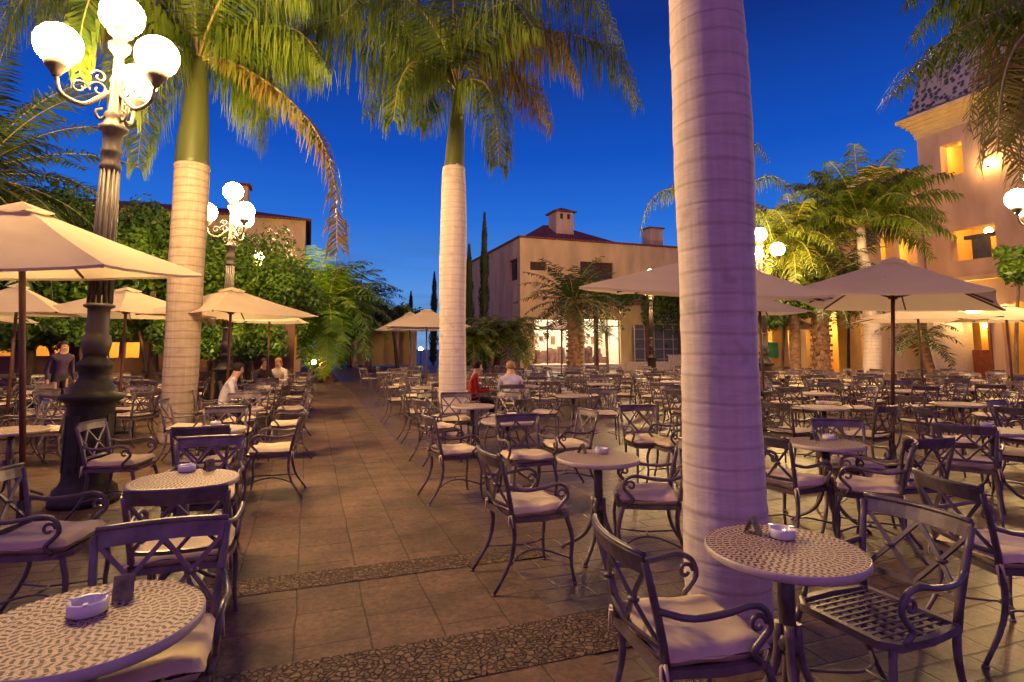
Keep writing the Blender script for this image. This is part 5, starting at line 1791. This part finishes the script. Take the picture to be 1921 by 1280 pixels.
b = MB(); obox(b, (0, 0, 0), TF, a - .5, c + .5, h0 - .9, h0 - .72, -.35, 0); b.build('sill', M_STUCCO, tower)
a, c, h0, h1 = low_o
b = MB(); obox(b, (0, 0, 0), TF, a - .1, c + .1, h1 + .002, h1 + .14, -.06, .3); obox(b, (0, 0, 0), TF, a - .1, a, h0, h1, -.06, .3); obox(b, (0, 0, 0), TF, c, c + .1, h0, h1, -.06, .3)
obox(b, (0, 0, 0), TF, a + .05, c - .05, h0, h0 + 1.25, .5, .9)
b.build('wooden_bar', M_REDWOOD, tower)
# wall lanterns on the tower
def lantern(label, px, py, on_u=True, r=.13, dist=None):
    if on_u: v, h = onU(px, py, tu_ - .25); p = L2W(tu_ - .25, v, h)
    else: u, h = onV(px, py, dist); p = L2W(u, dist, h)
    t = thing('wall_lantern', label, 'lantern', p, 0, 'lit wall lanterns')
    b = MB(); b.sphere((0, 0, 0), r, 12, 8); b.build('globe', M_LANTERN, t)
    b = MB(); dd = UD if on_u else VD
    b.tube([dd * .0 + Vector((0, 0, -r)), dd * .1 + Vector((0, 0, -r - .08)), dd * .25 + Vector((0, 0, -r))], .018, 6); b.lathe([(.05, -r - .03), (.08, -r + .03)], 10); b.build('bracket', M_IRON, t)
lantern('bright lantern on the tower wall among hanging fronds', 1853, 306)
lantern('bright globe lantern above the wooden bar at right', 1819, 589, r=.16)

def garden_light(label, px, py, Y):
    p = PV(px, py, Y)
    t = thing('garden_light', label, 'garden light', (p.x, p.y, 0), 0, 'small garden lights')
    hh = max(.25, p.z)
    b = MB(); b.tube([(0, 0, 0), (0, 0, hh - .1)], .03, 8); b.lathe([(.03, hh - .12), (.09, hh - .1), (.09, hh - .07)], 10); b.build('post', M_IRON, t)
    b = MB(); b.sphere((0, 0, hh), .1, 10, 7); b.build('globe', M_LANTERN, t)
garden_light('low garden light glowing at the foot of the large shining palm', 588, 680, 25.5)
garden_light('white garden light left of the centre palm trunk', 789, 655, 30)
# ---- lower wing with arches left of the tower
WV = tv_ + .1
wu0 = onV(1432, 640, WV)[0]
W0 = L2W(wu0, WV)
wl = tu_ - wu0 + 1.2
wing = thing('arcaded_wing', 'cream arcaded wing with two lit upper arches left of the tower', 'building', W0)
def fw(x, y):
    u, h = onV(x, y, WV); return u - wu0, h
HW = onV(1700, 330, WV)[1]
HW2 = onV(1500, 452, WV)[1]
us_ = fw(1638, 400)[0]
aw1 = (fw(1651, 460)[0], fw(1680, 460)[0], fw(1660, 492)[1], fw(1660, 438)[1], True)
aw2 = (fw(1686, 460)[0], fw(1719, 460)[0], fw(1700, 492)[1], fw(1700, 432)[1], True)
ag = [(fw(1556, 640)[0], fw(1604, 640)[0], .1, fw(1580, 590)[1], True), (fw(1440, 640)[0], fw(1466, 640)[0], .1, fw(1450, 612)[1]), (fw(1478, 640)[0], fw(1500, 640)[0], .1, fw(1450, 612)[1]), (fw(1512, 640)[0], fw(1530, 640)[0], .1, fw(1450, 612)[1]),
      (fw(1612, 640)[0], fw(1622, 640)[0], .3, 2.6)]
b = MB()
wall(b, (0, 0, 0), UD, us_, 0, HW2, [o for o in ag], .5)
wall(b, UD * us_, UD, wl - us_, 0, HW, [(o[0] - us_, o[1] - us_, *o[2:]) for o in (aw1, aw2)], .5)
b.poly([UD * us_ + Vector((0, 0, HW2)), UD * us_ + VD * 1.6 + Vector((0, 0, HW2)), UD * us_ + VD * 1.6 + Vector((0, 0, HW)), UD * us_ + Vector((0, 0, HW))])
b.poly([Vector((0, 0, HW2 - .01)), UD * us_ + Vector((0, 0, HW2 - .01)), UD * us_ + VD * 2.9 + Vector((0, 0, HW2 - .01)), VD * 2.9 + Vector((0, 0, HW2 - .01))])
b.poly([Vector((0, 0, 0)), Vector((0, 0, HW2)), VD * 2.9 + Vector((0, 0, HW2)), VD * 2.9])
b.build('wall', M_STUCCO_PALE, wing)
b = MB(); obox(b, (0, 0, 0), UD, -.15, us_ - .002, HW2, HW2 + .18, -.2, .5); obox(b, (0, 0, 0), UD, us_ - .15, wl, HW + .002, HW + .2, -.22, .5); b.build('cornice', M_STUCCO, wing)
for o in [aw1, aw2] + ag:
    a, c, h0, h1 = o[:4]
    b = MB(); plane(b, (0, 0, 0), UD, a - .5, c + .5, h0 - .05, h1 + .3, 2.4)
    b.poly([UD * (a - .5) + VD * .5 + Vector((0, 0, h0 - .05)), UD * (c + .5) + VD * .5 + Vector((0, 0, h0 - .05)), UD * (c + .5) + VD * 2.4 + Vector((0, 0, h0 - .05)), UD * (a - .5) + VD * 2.4 + Vector((0, 0, h0 - .05))])
    b.poly([UD * (a - .5) + VD * .5 + Vector((0, 0, h1 + .3)), UD * (c + .5) + VD * .5 + Vector((0, 0, h1 + .3)), UD * (c + .5) + VD * 2.4 + Vector((0, 0, h1 + .3)), UD * (a - .5) + VD * 2.4 + Vector((0, 0, h1 + .3))])
    for q in (a - .5, c + .5):
        b.poly([UD * q + VD * .5 + Vector((0, 0, h0 - .05)), UD * q + VD * 2.4 + Vector((0, 0, h0 - .05)), UD * q + VD * 2.4 + Vector((0, 0, h1 + .3)), UD * q + VD * .5 + Vector((0, 0, h1 + .3))])
    rm = b.build('lit_room', M_LITWALL, wing)
    b = MB(); b.sphere(UD * (a + (c - a) * .6) + VD * 1.3 + Vector((0, 0, h1 - .45)), .15, 10, 7); b.build('ceiling_lamp', M_ROOMLIGHT, rm)
# speckled pale partition and square piers of the ground-floor arcade
pier_px = ((1688, 616, 1768), )
b = MB()
s0, s1 = fw(1690, 640)[0], fw(1762, 640)[0]
scr = thing('tiled_partition', 'pale speckled tile partition behind the leaning palm', 'wall', W0)
M_SPECK = mat('speckled_tiles', (.6, .52, .42), .6, .1, 30, col2=(.34, .28, .22))
obox(b, (0, 0, 0), UD, s0, s1, 0, 3.1, -1.4, -1.15); b.build('panel', M_SPECK, scr)
b = MB(); obox(b, (0, 0, 0), UD, s0 - .05, s1 + .05, 3.102, 3.22, -1.45, -1.1); b.build('coping', M_STUCCO_PALE, scr)
for k, x in enumerate((1776, 1540)):
    u, _ = fw(x, 640)
    t = thing('stone_pier', ('yellow-lit square pier right of the tiled partition', 'yellow-lit square pier beside the date palm trunk')[k], 'pillar', W0 + UD * u - VD * 1.3)
    b = MB(); b.box((0, 0, 1.7), (.55, .55, 3.1), 0, Rz); b.build('shaft', M_YELLOWWALL, t)
    b = MB(); b.box((0, 0, .075), (.7, .7, .15), 0, Rz); b.box((0, 0, 3.32), (.72, .72, .14), 0, Rz); b.build('capital', M_STUCCO_PALE, t)
lantern('bright lamp inside the ground-floor arch at right', 1583, 607, False, .17, WV - .25)
sg = PV(1452, 690, 23); 
t = thing('green_notice_board', 'small green notice board right of the wide trunk', 'sign', (sg.x, sg.y, 0))
b = MB(); b.box((0, 0, 1.45), (.62, .05, .62)); b.build('panel', M_GREENPANEL, t)
b = MB(); b.tube([(-.24, .05, 0), (-.24, .05, 1.75)], .025, 6); b.tube([(.24, .05, 0), (.24, .05, 1.75)], .025, 6); b.build('post', M_IRON, t)

# ---- white pavilion and dark van at the end of the walkway
pv = PV(686, 690, 46)
pav = thing('white_pavilion', 'small pavilion with white columns at the walkway\'s end', 'pavilion', (pv.x, pv.y, 0), ROT)
b = MB()
for x in (-.9, 0, 2.4, 3.6):
    b.lathe([(.2, 0), (.2, .15), (.15, .2), (.14, 2.9), (.2, 3.0), (.22, 3.1)], 12, (x, 0, 0))
b.build('column', M_STONE, pav)
b = MB(); b.box((1.4, .6, 3.22), (6.2, 2.2, .22)); b.build('roof', M_STONE, pav)
b = MB(); b.box((1.6, 1.8, 1.6), (5.5, .1, 3.0)); b.build('rear_wall', M_STUCCO, pav)
vn = PV(655, 690, 50)
van = thing('dark_van', 'dark blue van parked beyond the walkway\'s end', 'van', (vn.x, vn.y, 0), ROT)
M_VAN = mat('blue_paint', (.02, .05, .12), .3, .1, 3)
b = MB()
b.grid(lambda a, c: [(-.95 + 1.9 * a, [-2.2, -2.25, -1.9, -1.5, 2.1, 2.2, 2.2][min(6, int(c * 6 + .01))], [.35, 1.0, 1.15, 2.05, 2.1, 1.0, .35][min(6, int(c * 6 + .01))])][0], 1, 6, 0, False)
for s in (-.95, .95):
    b.poly([(s, y, z) for y, z in ((-2.2, .35), (-2.25, 1.0), (-1.9, 1.15), (-1.5, 2.05), (2.1, 2.1), (2.2, 1.0), (2.2, .35))])
b.build('body', M_VAN, van)
b = MB(); b.poly([(-.82, -1.91, 1.2), (.82, -1.91, 1.2), (.78, -1.57, 1.95), (-.78, -1.57, 1.95)]); b.build('windscreen', M_GLASS, van)
for sx in (-.85, .85):
    for sy in (-1.4, 1.4):
        b = MB(); b.tube([(sx - .1, sy, .33), (sx + .1, sy, .33)], .33, 14); b.build('wheel', M_IRON, van)
    b = MB(); b.box((sx * .8, -2.26, .8), (.3, .04, .18)); b.build('headlight', M_WHITE, van)

# ================================================================== people
M_SKIN = mat('skin', (.5, .27, .18), .6, .1, 8)
def cloth(name, c): return mat(name, c, .85, .2, 9)
def person(label, loc, yaw, top, legs, hair, pose='sit', lean=.1, hair_long=False, scale=1.0):
    """skinned body; local frame: faces +Y"""
    t = thing('person', label, 'person', loc, -math.radians(yaw))
    V, E, R_, Mt = [], [], [], []
    def v(p, r, par=None):
        V.append(Vector(p)); R_.append(r)
        if par is not None: E.append((par, len(V) - 1))
        return len(V) - 1
    sit = pose == 'sit'
    hz = .52 if sit else .93
    pel = v((0, 0, hz), (.15, .115))
    s1 = v((0, lean * .12 - .01, hz + .14), (.14, .105), pel)
    s2 = v((0, lean * .3, hz + .30), (.16, .115), s1)
    s3 = v((0, lean * .5, hz + .43), (.15, .1), s2)
    nk = v((0, lean * .62, hz + .51), (.054, .054), s3)
    hd = v((0, lean * .75 + .01, hz + .60), (.074, .085), nk)
    hd2 = v((0, lean * .8 + .015, hz + .665), (.078, .092), hd)
    hd3 = v((0, lean * .8 + .005, hz + .725), (.058, .07), hd2)
    ns = v((0, lean * .78 + .105, hz + .63), (.012, .014), hd)
    for s in (-1, 1):
        sh = v((s * .18, lean * .5, hz + .43), (.06, .06), s3)
        if sit:
            el = v((s * .23, lean * .5 + .06, hz + .17), (.043, .043), sh)
            wr = v((s * .15, lean * .5 + .29, hz + .20), (.03, .03), el)
            dirh = Vector((-s * .25, 1, -.1)).normalized()
        else:
            el = v((s * .235, -.02, hz + .16), (.045, .045), sh)
            wr = v((s * .25, .06, hz - .08), (.032, .032), el)
            dirh = Vector((0, .15, -1)).normalized()
        wp = V[wr]
        pm = v(wp + dirh * .06, (.038, .02), wr)
        side = dirh.cross(Vector((0, 0, 1))); side = side.normalized() if side.length > .2 else Vector((0, 1, 0))
        for k in range(4):
            o = (k - 1.5) * .02
            f1 = v(V[pm] + dirh * (.045 + .006 * (1.5 - abs(k - 1.5))) + side * o, (.009, .009), pm)
            v(V[f1] + dirh * .035 + Vector((0, 0, -.014)), (.0075, .0075), f1)
        th_ = v(V[wr] + dirh * .03 + side * (-s * .035), (.011, .011), wr)
        v(V[th_] + dirh * .035 + side * (-s * .008), (.009, .009), th_)
        if sit:
            hp_ = v((s * .09, .03, hz - .01), (.09, .085), pel)
            kn = v((s * .12, .43, hz - .02), (.062, .062), hp_)
            an = v((s * .11, .40, .09), (.04, .045), kn)
            v((s * .12, .55, .045), (.035, .03), an)
        else:
            hp_ = v((s * .09, 0, hz - .06), (.09, .09), pel)
            kn = v((s * .1, .02 + s * .07, .5), (.062, .065), hp_)
            an = v((s * .1, -.02 + s * .12, .08), (.042, .045), kn)
            v((s * .11, .12 + s * .12, .04), (.036, .03), an)
    me = bpy.data.meshes.new('body')
    me.from_pydata([tuple(p) for p in V], E, [])
    o = bpy.data.objects.new('body_cage', me)
    COL.objects.link(o)
    md = o.modifiers.new('skin', 'SKIN')
    if not me.skin_vertices: me.skin_vertices.new()
    for i, d in enumerate(me.skin_vertices[0].data):
        d.radius = R_[i]
        d.use_root = (i == 0)
    md.use_smooth_shade = True
    sb = o.modifiers.new('sub', 'SUBSURF')
    sb.levels = sb.render_levels = 1
    dg = bpy.context.evaluated_depsgraph_get()
    m2 = bpy.data.meshes.new_from_object(o.evaluated_get(dg))
    bpy.data.objects.remove(o)
    m2.materials.clear()
    for q in (M_SKIN, top, legs): m2.materials.append(q)
    neck = hz + .47
    wrists = [V[i] for i in range(len(V)) if abs(R_[i][0] - (.03 if sit else .032)) < 1e-6]
    for p in m2.polygons:
        c = p.center
        if c.z > neck and abs(c.x) < .1: p.material_index = 0
        elif min((c - w).length for w in wrists) < .03 or any((c - w).length < .22 and ((c.y > w.y + .01) if sit else (c.z < w.z)) and abs(c.x) > .07 and (c.z > hz + .06 if sit else True) for w in wrists): p.material_index = 0
        elif (c.z < hz + .05 and not (sit and c.z > hz + .03 and c.y < .1)) or (c.z < hz - .02): p.material_index = 2
        else: p.material_index = 1
        p.use_smooth = True
    bo = bpy.data.objects.new('body', m2)
    COL.objects.link(bo); bo.parent = t
    b = MB()
    hc = V[hd2]
    b.sphere(hc + Vector((0, -.012, .022)), 1.0, 14, 9, 0, (.094, .108, .092))
    # open the face: drop hair faces at the front below the brow
    keep = [i for i, f_ in enumerate(b.f) if not (sum(b.v[j][1] for j in f_) / len(f_) > hc.y + .02 and sum(b.v[j][2] for j in f_) / len(f_) < hc.z + .045)]
    b.f = [b.f[i] for i in keep]; b.m = [b.m[i] for i in keep]; b.s = [b.s[i] for i in keep]
    if hair_long:
        b.sphere(hc + Vector((0, -.06, -.08)), 1.0, 10, 7, 0, (.09, .06, .14))
    b.build('hair', hair, t)
    b = MB()
    for s in (-1, 1):
        b.sphere(hc + Vector((s * .03, .082, -.012)), .011, 6, 5)
    b.build('eye', M_IRON, t)
    t.scale = (scale,) * 3
    return t
H_BLACK, H_BLOND = cloth('black_hair', (.015, .012, .01)), cloth('fair_hair', (.32, .16, .06))
H_GREY = cloth('thin_hair', (.3, .16, .1))
def gp(px, py, h): 
    p = G(px, py, h); return (p.x, p.y, 0)
p = PV(884, 700, 11.6); person('seated person in red jacket with black hair beside the centre palm', (p.x, p.y, 0), 85, cloth('red_jacket', (.4, .02, .015)), cloth('black_trousers', (.012, .011, .014)), H_BLACK, lean=.15, hair_long=False)
chair(p.x - .02, p.y, 85, 'dark chair under the person in the red jacket')
p = PV(958, 700, 11.3); person('seated person in pale lavender shirt seen from behind', (p.x, p.y, 0), -5, cloth('lavender_shirt', (.5, .45, .58)), cloth('dark_trousers', (.04, .035, .05)), H_GREY, lean=.12)
chair(p.x, p.y - .02, -5, 'dark chair under the person in the lavender shirt')
p = PV(418, 700, 10.2); person('seated person in white shirt leaning forward, right of the left trunk', (p.x, p.y, 0), 70, cloth('white_shirt', (.62, .6, .58)), cloth('dark_trousers', (.04, .035, .05)), H_BLACK, lean=.3)
p = PV(528, 690, 15.2); person('seated person with fair hair and pale top near the walkway\'s left edge', (p.x, p.y, 0), 190, cloth('pale_top', (.5, .4, .36)), cloth('dark_trousers', (.04, .035, .05)), H_BLOND, lean=.2, hair_long=True)
p = PV(490, 690, 14.6); person('seated person in dark clothes beside the fair-haired one', (p.x, p.y, 0), 130, cloth('black_top', (.03, .02, .03)), cloth('dark_trousers', (.04, .035, .05)), H_BLACK, lean=.2)
p = PV(112, 700, 12.6); person('standing person in dark violet clothes left of the tall lamp post', (p.x, p.y, 0), 120, cloth('violet_coat', (.06, .03, .08)), cloth('dark_trousers', (.03, .025, .04)), H_BLACK, pose='stand')

# hide nothing: prototypes that were never placed are removed
for pr in (CH, CH2, CH3, CHB, CHF, TB, TBF, ASH, CARD):
    if pr.name not in USED:
        for c in PROTO.get(pr.name, []): bpy.data.objects.remove(c)
        bpy.data.objects.remove(pr)
print('OBJECTS', len(bpy.data.objects), 'chairs', N_CH[0])
